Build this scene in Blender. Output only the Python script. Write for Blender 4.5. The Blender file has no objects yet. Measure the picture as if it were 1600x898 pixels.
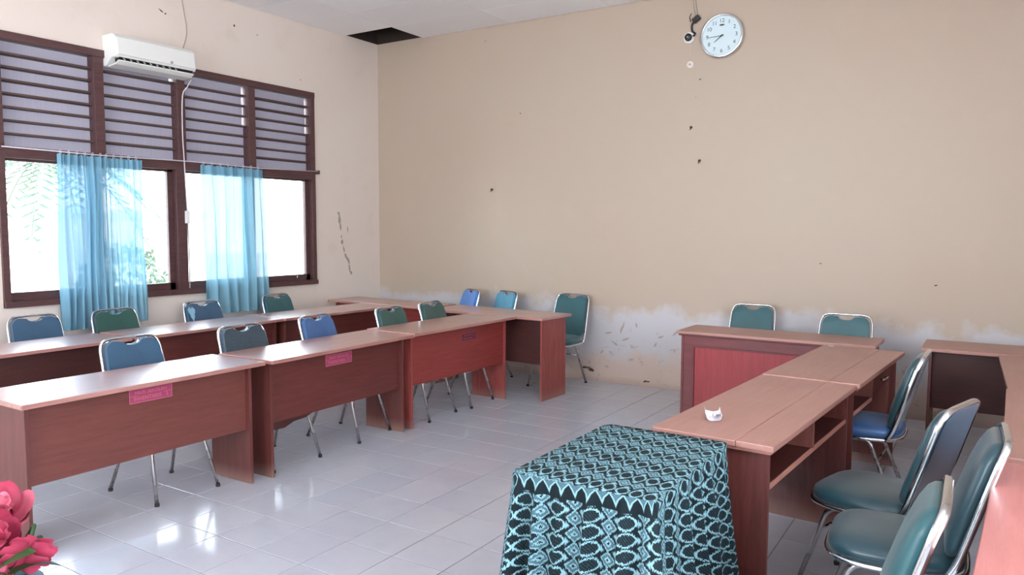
import bpy, bmesh, math, random
from mathutils import Vector, Matrix, noise
random.seed(7)
PI = math.pi
scene = bpy.context.scene
COL = scene.collection

# ------------------------------------------------------------------ camera
cam_d = bpy.data.cameras.new('camera')
cam = bpy.data.objects.new('camera', cam_d); COL.objects.link(cam)
cam_d.sensor_fit = 'HORIZONTAL'; cam_d.sensor_width = 36.0
cam_d.lens = 1181.7 / 1600 * 36.0
cam_d.clip_start = 0.05; cam_d.clip_end = 300
CR = Vector((0.843863, 0.536549, 0.0031827)); CU = Vector((-0.0446010, 0.0642330, 0.996938)); CF = Vector((-0.534702, 0.841421, -0.0781345))
CAM = Vector((6.27327, -6.88015, 1.54347))
mw = Matrix.Identity(4)
for i in range(3):
    mw[i][0] = CR[i]; mw[i][1] = CU[i]; mw[i][2] = -CF[i]; mw[i][3] = CAM[i]
cam.matrix_world = mw
scene.camera = cam

# ------------------------------------------------------------------ world and light
W = bpy.data.worlds.new('world'); scene.world = W; W.use_nodes = True
wn = W.node_tree; bg = wn.nodes['Background']
geo = wn.nodes.new('ShaderNodeTexCoord'); sep = wn.nodes.new('ShaderNodeSeparateXYZ')
wn.links.new(geo.outputs['Generated'], sep.inputs[0])
rmp = wn.nodes.new('ShaderNodeValToRGB')
wn.links.new(sep.outputs['Z'], rmp.inputs[0])
rmp.color_ramp.elements[0].position = 0.0; rmp.color_ramp.elements[0].color = (0.90, 0.95, 1.0, 1)
rmp.color_ramp.elements[1].position = 0.8; rmp.color_ramp.elements[1].color = (0.66, 0.80, 1.0, 1)
wn.links.new(rmp.outputs[0], bg.inputs[0]); bg.inputs[1].default_value = 17.0

sd = bpy.data.lights.new('sun', 'SUN'); sd.energy = 26.0; sd.angle = 0.01; sd.color = (1, .96, .9)
sun = bpy.data.objects.new('sun', sd); COL.objects.link(sun)
sun.rotation_euler = Vector((-0.25, -0.75, -1.0)).to_track_quat('-Z', 'Y').to_euler()

def area(name, loc, aim, sx, sy, power, col=(1, 1, 1), portal=False):
    l = bpy.data.lights.new(name, 'AREA'); l.shape = 'RECTANGLE'; l.size = sx; l.size_y = sy
    l.energy = power; l.color = col
    o = bpy.data.objects.new(name, l); COL.objects.link(o); o.location = loc
    o.rotation_euler = (Vector(aim) - Vector(loc)).to_track_quat('-Z', 'Z').to_euler()
    if portal: l.cycles.is_portal = True
    return o
# daylight through the window in view (portal for the sky) and through the two openings behind the camera
area('window_portal', (-0.16, -2.59, 1.52), (3, -2.59, 1.52), 3.1, 1.15, 1, portal=True)
area('side_window_light', (8.05, -6.4, 2.0), (2.4, -5.0, 3.1), 3.4, 1.6, 80, (0.92, 0.96, 1.0))
area('rear_window_light', (3.2, -9.35, 2.0), (3.2, 0, 1.7), 4.6, 1.6, 14, (0.92, 0.96, 1.0))
scene.view_settings.view_transform = 'Standard'; scene.view_settings.look = 'None'
scene.view_settings.exposure = -0.12; scene.view_settings.gamma = 1.0
scene.view_settings.use_curve_mapping = False

# ------------------------------------------------------------------ materials
def srgb(r, g, b):
    f = lambda c: (c / 255 / 12.92) if c / 255 <= .04045 else ((c / 255 + .055) / 1.055) ** 2.4
    return (f(r), f(g), f(b), 1)

class NT:
    """small helper to write node graphs as expressions"""
    def __init__(s, name):
        s.m = bpy.data.materials.new(name); s.m.use_nodes = True; s.t = s.m.node_tree
        s.b = s.t.nodes['Principled BSDF']; s.out = s.t.nodes['Material Output']
    def n(s, typ, **k):
        x = s.t.nodes.new(typ)
        for a, v in k.items(): setattr(x, a, v)
        return x
    def link(s, a, b): s.t.links.new(a, b)
    def put(s, sock, v):
        if hasattr(v, 'is_output'): s.link(v, sock)
        else: sock.default_value = v
    def m_(s, op, a, b=0.0, c=0.0, clamp=False):
        x = s.n('ShaderNodeMath', operation=op, use_clamp=clamp)
        s.put(x.inputs[0], a); s.put(x.inputs[1], b); s.put(x.inputs[2], c)
        return x.outputs[0]
    def mix(s, f, a, b):
        x = s.n('ShaderNodeMix', data_type='RGBA')
        s.put(x.inputs[0], f); s.put(x.inputs[6], a); s.put(x.inputs[7], b)
        return x.outputs[2]
    def ramp(s, f, stops):
        x = s.n('ShaderNodeValToRGB'); s.link(f, x.inputs[0]); e = x.color_ramp.elements
        while len(e) < len(stops): e.new(0.5)
        for i, (p, c) in enumerate(stops): e[i].position = p; e[i].color = c
        return x.outputs[0]
    def noise(s, vec, scale, detail=3, rough=.5, dist=0.0):
        x = s.n('ShaderNodeTexNoise'); s.put(x.inputs['Vector'], vec); x.inputs['Scale'].default_value = scale
        x.inputs['Detail'].default_value = detail; x.inputs['Roughness'].default_value = rough; x.inputs['Distortion'].default_value = dist
        return x.outputs[0]
    def coord(s, which='Object'): return s.n('ShaderNodeTexCoord').outputs[which]
    def mapv(s, v, scale=(1, 1, 1), loc=(0, 0, 0), rot=(0, 0, 0)):
        x = s.n('ShaderNodeMapping'); s.link(v, x.inputs[0]); x.inputs['Scale'].default_value = scale
        x.inputs['Location'].default_value = loc; x.inputs['Rotation'].default_value = rot
        return x.outputs[0]
    def bump(s, h, strength=.2, dist=.01):
        x = s.n('ShaderNodeBump'); x.inputs['Strength'].default_value = strength; x.inputs['Distance'].default_value = dist
        s.link(h, x.inputs['Height']); s.link(x.outputs[0], s.b.inputs['Normal'])
    def base(s, v): s.put(s.b.inputs['Base Color'], v)
    def rough(s, v): s.put(s.b.inputs['Roughness'], v)

def plain(name, c, rough=.5, metal=0.0, var=0.0, spec=None):
    t = NT(name)
    if var:
        f = t.noise(t.coord(), 14, 3)
        t.base(t.mix(t.m_('MULTIPLY', f, var), c, (c[0] * .45, c[1] * .45, c[2] * .45, 1)))
        t.rough(t.m_('ADD', rough - .06, t.m_('MULTIPLY', f, .12)))
    else:
        t.base(c); t.rough(rough)
    t.b.inputs['Metallic'].default_value = metal
    if spec is not None: t.b.inputs['Specular IOR Level'].default_value = spec
    return t.m

def wood(name, ca, cb, axis='X', rough=.3, coat=0.0, scuff=.0, lighter=None):
    t = NT(name); co = t.coord()
    oi = t.n('ShaderNodeObjectInfo')
    add = t.n('ShaderNodeVectorMath', operation='ADD'); t.link(co, add.inputs[0])
    sc = t.n('ShaderNodeVectorMath', operation='SCALE'); t.link(oi.outputs['Random'], sc.inputs['Scale']); sc.inputs[0].default_value = (7, 5, 3)
    t.link(sc.outputs[0], add.inputs[1]); v = add.outputs[0]
    s = {'X': (1.2, 14, 14), 'Y': (14, 1.2, 14), 'Z': (14, 14, 1.2)}[axis]
    g = t.noise(t.mapv(v, s), 3.0, 5, .62, .6)
    g2 = t.noise(t.mapv(v, tuple(q * 5 for q in s)), 4.0, 3, .6)
    big = t.noise(v, 2.2, 2)
    f = t.m_('ADD', t.m_('MULTIPLY', g, .7), t.m_('MULTIPLY', g2, .3))
    c = t.ramp(f, [(.32, ca), (.68, cb)])
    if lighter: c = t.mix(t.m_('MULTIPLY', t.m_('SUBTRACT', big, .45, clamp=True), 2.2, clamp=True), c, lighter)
    if scuff:
        sp = t.n('ShaderNodeSeparateXYZ'); t.link(co, sp.inputs[0])
        low = t.m_('SUBTRACT', 1.0, t.m_('MULTIPLY', t.m_('ADD', sp.outputs[2], t.m_('MULTIPLY', big, .06)), 8.0, clamp=True), clamp=True)
        c = t.mix(t.m_('MULTIPLY', low, scuff), c, srgb(150, 120, 108))
    t.base(c)
    t.rough(t.m_('ADD', rough, t.m_('MULTIPLY', big, .14)))
    t.b.inputs['Coat Weight'].default_value = coat; t.b.inputs['Coat Roughness'].default_value = .27; t.b.inputs['Coat IOR'].default_value = 1.7
    t.bump(g2, .04, .001)
    return t.m

M = {}
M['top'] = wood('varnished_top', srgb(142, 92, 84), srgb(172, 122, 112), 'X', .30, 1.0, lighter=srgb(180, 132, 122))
M['top_pale'] = wood('worn_teacher_top', srgb(148, 106, 96), srgb(164, 118, 107), 'X', .34, .15)
M['top_red'] = wood('red_stained_top', srgb(172, 104, 100), srgb(188, 120, 114), 'X', .34, .15)
M['edge'] = wood('edge_wood', srgb(150, 98, 86), srgb(178, 122, 108), 'X', .35)
M['panel_a'] = wood('brown_red_panel', srgb(92, 46, 40), srgb(112, 60, 53), 'X', .36, .12)
M['panel_b'] = wood('dull_maroon_panel', srgb(80, 34, 30), srgb(102, 48, 42), 'X', .36, .12)
M['panel_c'] = wood('bright_red_panel', srgb(118, 42, 39), srgb(140, 58, 53), 'X', .36, .12)
M['side'] = wood('side_panel_wood', srgb(74, 34, 31), srgb(106, 54, 48), 'Z', .38, .1, scuff=.75)
M['side_red'] = wood('red_side_wood', srgb(118, 46, 42), srgb(152, 74, 68), 'Z', .38, .1, scuff=.75)
M['side_brown'] = wood('brown_side_wood', srgb(100, 54, 48), srgb(122, 70, 62), 'Z', .4, .1, scuff=.3)
M['podium'] = wood('cherry_podium_panel', srgb(124, 24, 32), srgb(150, 40, 46), 'Z', .4, .08)
M['podium_frame'] = wood('podium_frame_wood', srgb(80, 22, 26), srgb(108, 34, 37), 'X', .38, .1)
M['dark'] = wood('shaded_dark_wood', srgb(54, 22, 19), srgb(76, 32, 27), 'X', .45)  # browns darkened to hold the shade under and inside the desks
M['winframe'] = wood('window_frame_wood', srgb(64, 38, 39), srgb(88, 56, 56), 'Y', .42, .1)
M['slat'] = wood('louver_slat_wood', srgb(66, 50, 47), srgb(90, 70, 64), 'Y', .6)
M['chrome'] = plain('chrome', (.78, .8, .82, 1), .16, 1.0, .12)
M['steel_leg'] = plain('dull_steel_leg', (.55, .52, .52, 1), .28, 1.0, .3)
M['rubber'] = plain('black_rubber', (.012, .012, .014, 1), .6)
M['white_plastic'] = plain('white_plastic', srgb(222, 222, 218), .4, 0, .06)
M['grey_plastic'] = plain('grey_plastic', srgb(150, 152, 148), .5, 0, .1)
M['cable'] = plain('white_cable', srgb(205, 200, 205), .5)
M['cable_grey'] = plain('grey_cable', srgb(150, 140, 132), .6)
M['black'] = plain('black_plastic', (.01, .009, .009, 1), .35)
M['dial'] = plain('clock_dial', srgb(196, 214, 220), .5)
M['ink'] = plain('clock_ink', srgb(60, 66, 72), .5)
M['ink_black'] = plain('black_hand', (.01, .01, .012, 1), .4)
M['paper'] = plain('white_paper', srgb(206, 200, 206), .7, 0, .2)
M['stem'] = plain('green_stem', srgb(40, 70, 38), .5, 0, .3)
M['ceramic'] = plain('blue_grey_ceramic', srgb(70, 92, 104), .2, 0, .3)
M['handle'] = plain('drawer_handle', (.7, .68, .66, 1), .25, 1.0)

def vinyl(name, c, rough=.38, wrinkle=0.0):
    t = NT(name); v = t.coord()
    f = t.noise(v, 6, 3); t.base(t.mix(f, c, (c[0] * .6, c[1] * .62, c[2] * .62, 1)))
    t.rough(t.m_('ADD', rough - .05, t.m_('MULTIPLY', f, .1)))
    fine = t.noise(v, 420, 2)
    if wrinkle:
        w = t.noise(t.mapv(v, (3, 3, 26)), 5, 4, .6, .8)
        t.bump(w, wrinkle, .03); t.b.inputs['Coat Weight'].default_value = .8; t.b.inputs['Coat Roughness'].default_value = .06
    else: t.bump(fine, .03, .0008)
    t.b.inputs['Sheen Weight'].default_value = .15
    return t.m
M['v_teal'] = vinyl('teal_vinyl', srgb(40, 90, 96))
M['v_green'] = vinyl('green_vinyl', srgb(38, 82, 76))
M['v_blue'] = vinyl('blue_vinyl', srgb(58, 98, 150))
M['v_slate'] = vinyl('slate_blue_vinyl', srgb(52, 86, 114))
M['v_bright'] = vinyl('bright_blue_vinyl', srgb(78, 134, 208))
M['v_sky'] = vinyl('pale_teal_vinyl', srgb(80, 150, 178))
M['v_dark'] = vinyl('dark_teal_vinyl', srgb(34, 68, 78), .32)
M['v_wrap'] = vinyl('wrapped_vinyl', srgb(34, 62, 78), .3, .6)
M['back_shell'] = vinyl('blue_sheen_shell', srgb(66, 92, 120), .22)  # base lightened to blue, standing in for a bright reflection on the back
M['patch'] = plain('pale_patch_vinyl', srgb(130, 172, 196), .5, 0, .2)

# wall paint: cream with damp bands, stains and fine relief
def wall_mat(name, damp=True, warm=(172, 160, 144), along='X'):
    t = NT(name); co = t.coord(); sp = t.n('ShaderNodeSeparateXYZ'); t.link(co, sp.inputs[0])
    big = t.noise(co, .55, 3); mid = t.noise(co, 3.2, 4, .6); fine = t.noise(co, 24, 4, .65)
    c = t.mix(big, srgb(*warm), srgb(warm[0] + 2, warm[1] - 8, warm[2] - 8))
    c = t.mix(t.m_('MULTIPLY', t.m_('SUBTRACT', mid, .55, clamp=True), .9), c, srgb(182, 168, 146))
    if damp:
        z = t.m_('ADD', sp.outputs[2], t.m_('MULTIPLY', t.m_('SUBTRACT', mid, .5), .55))
        z = t.m_('ADD', z, t.m_('MULTIPLY', t.m_('SUBTRACT', big, .5), .5))
        salt = t.m_('MULTIPLY', t.m_('SUBTRACT', .86, z), 9.0, clamp=True)
        c = t.mix(t.m_('MULTIPLY', salt, .85), c, srgb(182, 180, 185))
        rust = t.m_('MULTIPLY', t.m_('SUBTRACT', .42, z), 7.0, clamp=True)
        c = t.mix(t.m_('MULTIPLY', rust, .75), c, srgb(188, 162, 144))
        speck = t.m_('MULTIPLY', t.m_('SUBTRACT', t.noise(t.mapv(co, (1, 1, 1.6)), 9, 6, .72, .4), .575, clamp=True), 16, clamp=True)
        band = t.m_('MULTIPLY', t.m_('SUBTRACT', .66, z), 8.0, clamp=True)
        c = t.mix(t.m_('MULTIPLY', t.m_('MULTIPLY', speck, band), .5), c, srgb(128, 116, 108))
        foot = t.m_('MULTIPLY', t.m_('SUBTRACT', .09, t.m_('ADD', sp.outputs[2], t.m_('MULTIPLY', mid, .05))), 22, clamp=True)
        c = t.mix(t.m_('MULTIPLY', foot, .35), c, srgb(150, 120, 104))
    t.base(c); t.rough(.46); t.bump(t.m_('ADD', fine, t.m_('MULTIPLY', mid, 2.0)), .14, .004)
    return t.m
M['wall_back'] = wall_mat('cream_wall_damp')
M['wall_left'] = wall_mat('cream_wall_left', False, (213, 205, 196))
M['plaster'] = plain('bare_plaster', srgb(162, 150, 142), .85, 0, .25)
M['stain'] = plain('dark_wall_mark', srgb(70, 60, 48), .8, 0, .5)

def ceil_mat():
    t = NT('ceiling_board'); oi = t.n('ShaderNodeObjectInfo'); co = t.coord()
    f = t.noise(co, 1.3, 3)
    c = t.mix(oi.outputs['Random'], srgb(232, 230, 230), srgb(240, 239, 239)); c = t.mix(t.m_('MULTIPLY', f, .3), c, srgb(226, 218, 218))
    t.base(c); t.rough(.7); return t.m
M['ceil'] = ceil_mat()

def tile_mat():
    t = NT('glazed_floor_tile'); oi = t.n('ShaderNodeObjectInfo'); co = t.n('ShaderNodeNewGeometry').outputs['Position']
    big = t.noise(co, 1.1, 3); f = t.noise(co, 7, 4, .6)
    c = t.mix(oi.outputs['Random'], srgb(174, 175, 184), srgb(179, 180, 187))
    c = t.mix(t.m_('MULTIPLY', t.m_('SUBTRACT', f, .45, clamp=True), .8), c, srgb(162, 160, 168))
    t.base(c); t.rough(t.m_('ADD', .05, t.m_('MULTIPLY', big, .12)))
    t.b.inputs['Specular IOR Level'].default_value = .55
    t.bump(t.noise(co, 5, 2), .035, .01)
    return t.m
M['tile'] = tile_mat()
M['grout'] = plain('floor_grout', srgb(108, 104, 104), .9, 0, .3)

def glass_mat():
    t = NT('window_glass'); tr = t.n('ShaderNodeBsdfTransparent'); gl = t.n('ShaderNodeBsdfGlossy'); gl.inputs['Roughness'].default_value = .03
    tr.inputs[0].default_value = (.95, .97, .97, 1)
    fr = t.n('ShaderNodeFresnel'); fr.inputs[0].default_value = 1.45
    mx = t.n('ShaderNodeMixShader'); t.link(fr.outputs[0], mx.inputs[0]); t.link(tr.outputs[0], mx.inputs[1]); t.link(gl.outputs[0], mx.inputs[2])
    t.link(mx.outputs[0], t.out.inputs['Surface']); return t.m
M['glass'] = glass_mat()

def sheer(name, c, transl=.5, through=.08, fade=True):
    t = NT(name); co = t.coord(); f = t.noise(t.mapv(co, (1, 40, .8)), 3, 3)
    col = t.mix(f, c, (c[0] * .75, c[1] * .8, c[2] * .85, 1))
    d = t.n('ShaderNodeBsdfDiffuse'); l = t.n('ShaderNodeBsdfTranslucent'); tr = t.n('ShaderNodeBsdfTransparent')
    t.link(col, d.inputs[0]); t.link(col, l.inputs[0]); 
    a = t.n('ShaderNodeMixShader'); a.inputs[0].default_value = transl; t.link(d.outputs[0], a.inputs[1]); t.link(l.outputs[0], a.inputs[2])
    b = t.n('ShaderNodeMixShader'); b.inputs[0].default_value = through; t.link(a.outputs[0], b.inputs[1]); t.link(tr.outputs[0], b.inputs[2])
    t.link(b.outputs[0], t.out.inputs['Surface']); return t.m
M['curtain'] = sheer('blue_curtain_cloth', srgb(128, 172, 192), .22, .03)
M['curtain_b'] = sheer('pale_blue_curtain_cloth', srgb(142, 186, 202), .27, .05)
M['louver_glass'] = sheer('dusty_frosted_louver', srgb(184, 178, 190), .13, 0.0)

def ikat():
    t = NT('ikat_cloth'); uv = t.n('ShaderNodeUVMap', uv_map='UVMap').outputs[0]
    nz = t.n('ShaderNodeTexNoise'); t.link(uv, nz.inputs['Vector']); nz.inputs['Scale'].default_value = 90; nz.inputs['Detail'].default_value = 2
    nz2 = t.n('ShaderNodeTexNoise'); t.link(t.mapv(uv, (160, 22, 1)), nz2.inputs['Vector']); nz2.inputs['Scale'].default_value = 3
    sp = t.n('ShaderNodeSeparateXYZ'); t.link(uv, sp.inputs[0])
    A = t.m_
    u = A('ADD', sp.outputs[0], A('MULTIPLY', A('SUBTRACT', nz.outputs[0], .5), .008))
    v = A('ADD', sp.outputs[1], A('MULTIPLY', A('SUBTRACT', nz2.outputs[0], .5), .022))
    PU, PV = .118, .05
    fu = A('FRACT', A('DIVIDE', u, PU)); fv = A('FRACT', A('DIVIDE', v, PV)); fv2 = A('FRACT', A('ADD', A('DIVIDE', v, PV), .5))
    eu = A('DIVIDE', A('ABSOLUTE', A('SUBTRACT', fu, .25)), .25)       # 0 at centre .. 1 at the column edge
    ev = A('DIVIDE', A('ABSOLUTE', A('SUBTRACT', fv, .5)), .5)
    el = A('POWER', A('ADD', A('POWER', A('MULTIPLY', eu, .86), 1.7), A('POWER', A('MULTIPLY', ev, .95), 1.7)), .588)
    du = A('DIVIDE', A('ABSOLUTE', A('SUBTRACT', fu, .75)), .25); dv = A('DIVIDE', A('ABSOLUTE', A('SUBTRACT', fv2, .5)), .5)
    di = A('ADD', du, dv)
    light = srgb(122, 160, 168); mid = srgb(66, 92, 102); dark = srgb(10, 22, 27)
    ell = t.ramp(el, [(0, mid), (.06, dark), (.66, dark), (.70, light), (.84, light), (.9, dark)])
    hair = A('GREATER_THAN', A('FRACT', A('MULTIPLY', A('ADD', sp.outputs[0], A('MULTIPLY', sp.outputs[1], .6)), 150)), .8)
    ell = t.mix(A('MULTIPLY', A('MULTIPLY', hair, A('LESS_THAN', el, .62)), .35), ell, mid)
    dia = t.ramp(A('DIVIDE', di, 2.0), [(0, dark), (.09, dark), (.1, light), (.2, light), (.22, mid), (.4, mid), (.42, light), (.5, light), (.52, dark), (.7, dark), (.74, mid), (.82, light)])
    for r in (t.t.nodes): 
        if r.type == 'VALTORGB': r.color_ramp.interpolation = 'LINEAR'
    col = t.mix(A('LESS_THAN', fu, .5), dia, ell)
    # flame border along the front hem of the top, only where u < 5
    w = A('FRACT', A('DIVIDE', sp.outputs[0], .046)); wv = A('ABSOLUTE', A('SUBTRACT', w, .5))
    tooth = A('SUBTRACT', A('MULTIPLY', wv, .075), A('ADD', sp.outputs[1], .03))   # >0 below the teeth line
    fl = t.ramp(A('ADD', A('MULTIPLY', tooth, 9), .3), [(0, mid), (.30, mid), (.33, light), (.38, light), (.42, dark), (1, dark)])
    isb = A('MULTIPLY', A('LESS_THAN', sp.outputs[0], 5.0), A('GREATER_THAN', sp.outputs[1], -.047))
    col = t.mix(isb, col, fl)
    t.base(col); t.rough(.8); t.b.inputs['Specular IOR Level'].default_value = .2
    t.bump(t.noise(t.mapv(uv, (900, 900, 1)), 1, 1), .1, .001)
    return t.m
M['ikat'] = ikat()

def stencil():
    t = NT('magenta_stencil_paint'); f = t.noise(t.coord(), 60, 3)
    t.base(t.mix(f, srgb(150, 50, 84), srgb(164, 64, 96))); t.rough(.5); return t.m
M['st_bg'] = stencil()
M['st_line'] = plain('pink_stencil_line', srgb(186, 108, 126), .5, 0, .1)
M['st_dark'] = plain('purple_stencil_paint', srgb(92, 24, 48), .5, 0, .2)
M['st_dim'] = plain('dull_pink_stencil_line', srgb(150, 80, 96), .5, 0, .1)
def petal_mat(name, a, b):
    t = NT(name); sp = t.n('ShaderNodeSeparateXYZ'); t.link(t.coord('UV'), sp.inputs[0])
    f = t.noise(t.coord(), 30, 2)
    t.base(t.mix(t.m_('ADD', sp.outputs[1], t.m_('MULTIPLY', f, .2), clamp=True), a, b)); t.rough(.6)
    t.b.inputs['Subsurface Weight'].default_value = .0
    return t.m
M['petal'] = petal_mat('pink_silk_petal', srgb(140, 34, 62), srgb(184, 84, 104))
M['petal_d'] = petal_mat('deep_pink_silk_petal', srgb(118, 18, 44), srgb(158, 46, 74))
def leafm():
    t = NT('dark_leaf'); f = t.noise(t.coord(), 25, 3); t.base(t.mix(f, srgb(26, 48, 26), srgb(58, 92, 48))); t.rough(.45); return t.m
M['leaf'] = leafm()
M['ribbon'] = plain('blue_grey_ribbon', srgb(96, 128, 142), .35, 0, .3)
M['out_ground'] = plain('pale_paving', srgb(205, 202, 195), .9, 0, .3)
M['out_leaf'] = plain('outdoor_leaf', srgb(72, 92, 74), .9, 0, .3)
M['out_trunk'] = plain('outdoor_trunk', srgb(170, 160, 148), .9, 0, .5)
M['out_wall'] = plain('outdoor_white_wall', srgb(235, 230, 225), .8, 0, .1)
M['out_blue'] = plain('outdoor_pale_teal', srgb(60, 90, 92), .8, 0, .2)
M['roof_dark'] = plain('dark_roof_void', srgb(44, 32, 24), .9, 0, .5)  # brown kept very dark so the roof void looks unlit

# ------------------------------------------------------------------ mesh helpers
def new_bm(): return bmesh.new()
def box(bm, x0, x1, y0, y1, z0, z1):
    vs = [bm.verts.new(p) for p in ((x0, y0, z0), (x1, y0, z0), (x1, y1, z0), (x0, y1, z0), (x0, y0, z1), (x1, y0, z1), (x1, y1, z1), (x0, y1, z1))]
    for f in ((0, 3, 2, 1), (4, 5, 6, 7), (0, 1, 5, 4), (1, 2, 6, 5), (2, 3, 7, 6), (3, 0, 4, 7)): bm.faces.new([vs[i] for i in f])
    return vs
def mk(name, bm, mat, parent=None, bevel=0, seg=1, smooth=False, subs=0, kind=None):
    me = bpy.data.meshes.new(name); bm.normal_update(); bm.to_mesh(me); bm.free()
    if mat: me.materials.append(M[mat] if isinstance(mat, str) else mat)
    if smooth:
        for p in me.polygons: p.use_smooth = True
    o = bpy.data.objects.new(name, me); COL.objects.link(o)
    if parent: o.parent = parent
    if bevel:
        b = o.modifiers.new('bevel', 'BEVEL'); b.width = bevel; b.segments = seg; b.limit_method = 'ANGLE'; b.angle_limit = math.radians(40)
    if subs:
        s = o.modifiers.new('sub', 'SUBSURF'); s.levels = subs; s.render_levels = subs
    if kind: o['kind'] = kind
    return o
def bx(name, dims, mat, parent=None, bevel=.0015, **k):
    bm = new_bm(); box(bm, *dims); return mk(name, bm, mat, parent, bevel, **k)
def smooth_path(pts, n=4, closed=False):
    P = [Vector(p) for p in pts]; out = []; L = len(P)
    for i in range(L if closed else L - 1):
        g = lambda k: P[k % L] if closed else P[max(0, min(L - 1, k))]
        p0, p1, p2, p3 = g(i - 1), g(i), g(i + 1), g(i + 2)
        for j in range(n):
            t = j / n
            out.append(.5 * ((2 * p1) + (-p0 + p2) * t + (2 * p0 - 5 * p1 + 4 * p2 - p3) * t * t + (-p0 + 3 * p1 - 3 * p2 + p3) * t ** 3))
    if not closed: out.append(P[-1])
    return out
def fillet(pts, r, n=5):
    """polyline with rounded corners"""
    P = [Vector(p) for p in pts]; out = [P[0]]
    for i in range(1, len(P) - 1):
        a = (P[i - 1] - P[i]); b = (P[i + 1] - P[i]); rr = min(r, a.length * .49, b.length * .49)
        p, q = P[i] + a.normalized() * rr, P[i] + b.normalized() * rr
        for j in range(n + 1):
            t = j / n; out.append((1 - t) ** 2 * p + 2 * t * (1 - t) * P[i] + t * t * q)
    out.append(P[-1]); return out
def tube(bm, pts, r, n=10, closed=False, flat=None, up=None):
    """sweep; flat=(a,b) gives an oval section, `up` fixes the direction of its a axis"""
    P = [Vector(p) for p in pts]; L = len(P); rings = []; ref = Vector(up) if up else None
    for i in range(L):
        a = P[(i - 1) % L] if (closed or i > 0) else P[i]; b = P[(i + 1) % L] if (closed or i < L - 1) else P[i]
        t = (b - a).normalized()
        if up: nrm = (Vector(up) - t * Vector(up).dot(t)).normalized()
        else:
            if ref is None: ref = Vector((0, 0, 1)) if abs(t.z) < .9 else Vector((1, 0, 0))
            nrm = (ref - t * ref.dot(t)).normalized(); ref = nrm
        bi = t.cross(nrm); ra, rb = flat if flat else (r, r)
        rings.append([bm.verts.new(P[i] + nrm * math.cos(2 * PI * k / n) * ra + bi * math.sin(2 * PI * k / n) * rb) for k in range(n)])
    for i in range(L if closed else L - 1):
        A, B = rings[i], rings[(i + 1) % L]
        for k in range(n): bm.faces.new((A[k], A[(k + 1) % n], B[(k + 1) % n], B[k]))
    if not closed: bm.faces.new(rings[0][::-1]); bm.faces.new(rings[-1])
def lathe(bm, prof, n=24, m=None, cap=True):
    rings = []
    for r, z in prof:
        rings.append([bm.verts.new((m @ Vector((r * math.cos(2 * PI * k / n), r * math.sin(2 * PI * k / n), z))) if m else (r * math.cos(2 * PI * k / n), r * math.sin(2 * PI * k / n), z)) for k in range(n)])
    for A, B in zip(rings, rings[1:]):
        for k in range(n): bm.faces.new((A[k], A[(k + 1) % n], B[(k + 1) % n], B[k]))
    if cap: bm.faces.new(rings[0][::-1]); bm.faces.new(rings[-1])
def prism(bm, pts, vec):
    """polygon extruded along vec"""
    v = Vector(vec); A = [bm.verts.new(p) for p in pts]; B = [bm.verts.new(Vector(p) + v) for p in pts]; n = len(pts)
    bm.faces.new(A[::-1]); bm.faces.new(B)
    for i in range(n): bm.faces.new((A[i], A[(i + 1) % n], B[(i + 1) % n], B[i]))
def thing(name, label, cat, loc=(0, 0, 0), rz=0, group=None):
    o = bpy.data.objects.new(name, None); COL.objects.link(o); o.empty_display_size = .1
    o.location = loc; o.rotation_euler = (0, 0, rz); o['label'] = label; o['category'] = cat
    if group: o['group'] = group
    return o
def tag(o, label, cat, group=None):
    o['label'] = label; o['category'] = cat
    if group: o['group'] = group
    return o
def struct(o): o['kind'] = 'structure'; return o
KIDS = {}
def dup(root, loc, rz, label, group=None, mats=None):
    """copy a thing with its parts and sub-parts; mats swaps the material of named parts"""
    def cp(o, parent):
        c = o.copy(); COL.objects.link(c); c.parent = parent
        nm = o.name.split('.')[0]
        if mats and nm in mats:
            key = (o.data.name, mats[nm])
            if key not in KIDS:
                d = o.data.copy(); d.materials.clear(); d.materials.append(M[mats[nm]]); KIDS[key] = d
            c.data = KIDS[key]
        for ch in list(o.children): cp(ch, c)
        return c
    r = root.copy(); COL.objects.link(r); r.location = loc; r.rotation_euler = (0, 0, rz); r['label'] = label
    if group: r['group'] = group
    for ch in list(root.children): cp(ch, r)
    return r
def text_mesh(txt, size):
    cu = bpy.data.curves.new('txt', 'FONT'); cu.body = txt; cu.size = size; cu.align_x = 'CENTER'; cu.align_y = 'CENTER'; cu.extrude = .0004
    o = bpy.data.objects.new('txt', cu); COL.objects.link(o); dg = bpy.context.evaluated_depsgraph_get(); dg.update()
    me = bpy.data.meshes.new_from_object(o.evaluated_get(dg)); bpy.data.objects.remove(o); return me
def text_obj(name, txt, size, mat, parent, mtx):
    me = text_mesh(txt, size); me.transform(mtx); me.materials.clear(); me.materials.append(M[mat])
    o = bpy.data.objects.new(name, me); COL.objects.link(o); o.parent = parent; return o

# ------------------------------------------------------------------ room shell
HC = 3.697
XR, YF = 8.2, -9.5
T0X, T0Y, TS = 0.04136, 0.24315 - .3, .3
floor = struct(bx('floor', (-.2, XR + .2, YF - .2, .2, -.12, -.0022), 'grout', bevel=0))
struct(bx('wall_back', (-.2, XR + .2, 0, .2, -.12, HC + .01), 'wall_back', bevel=0))
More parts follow.
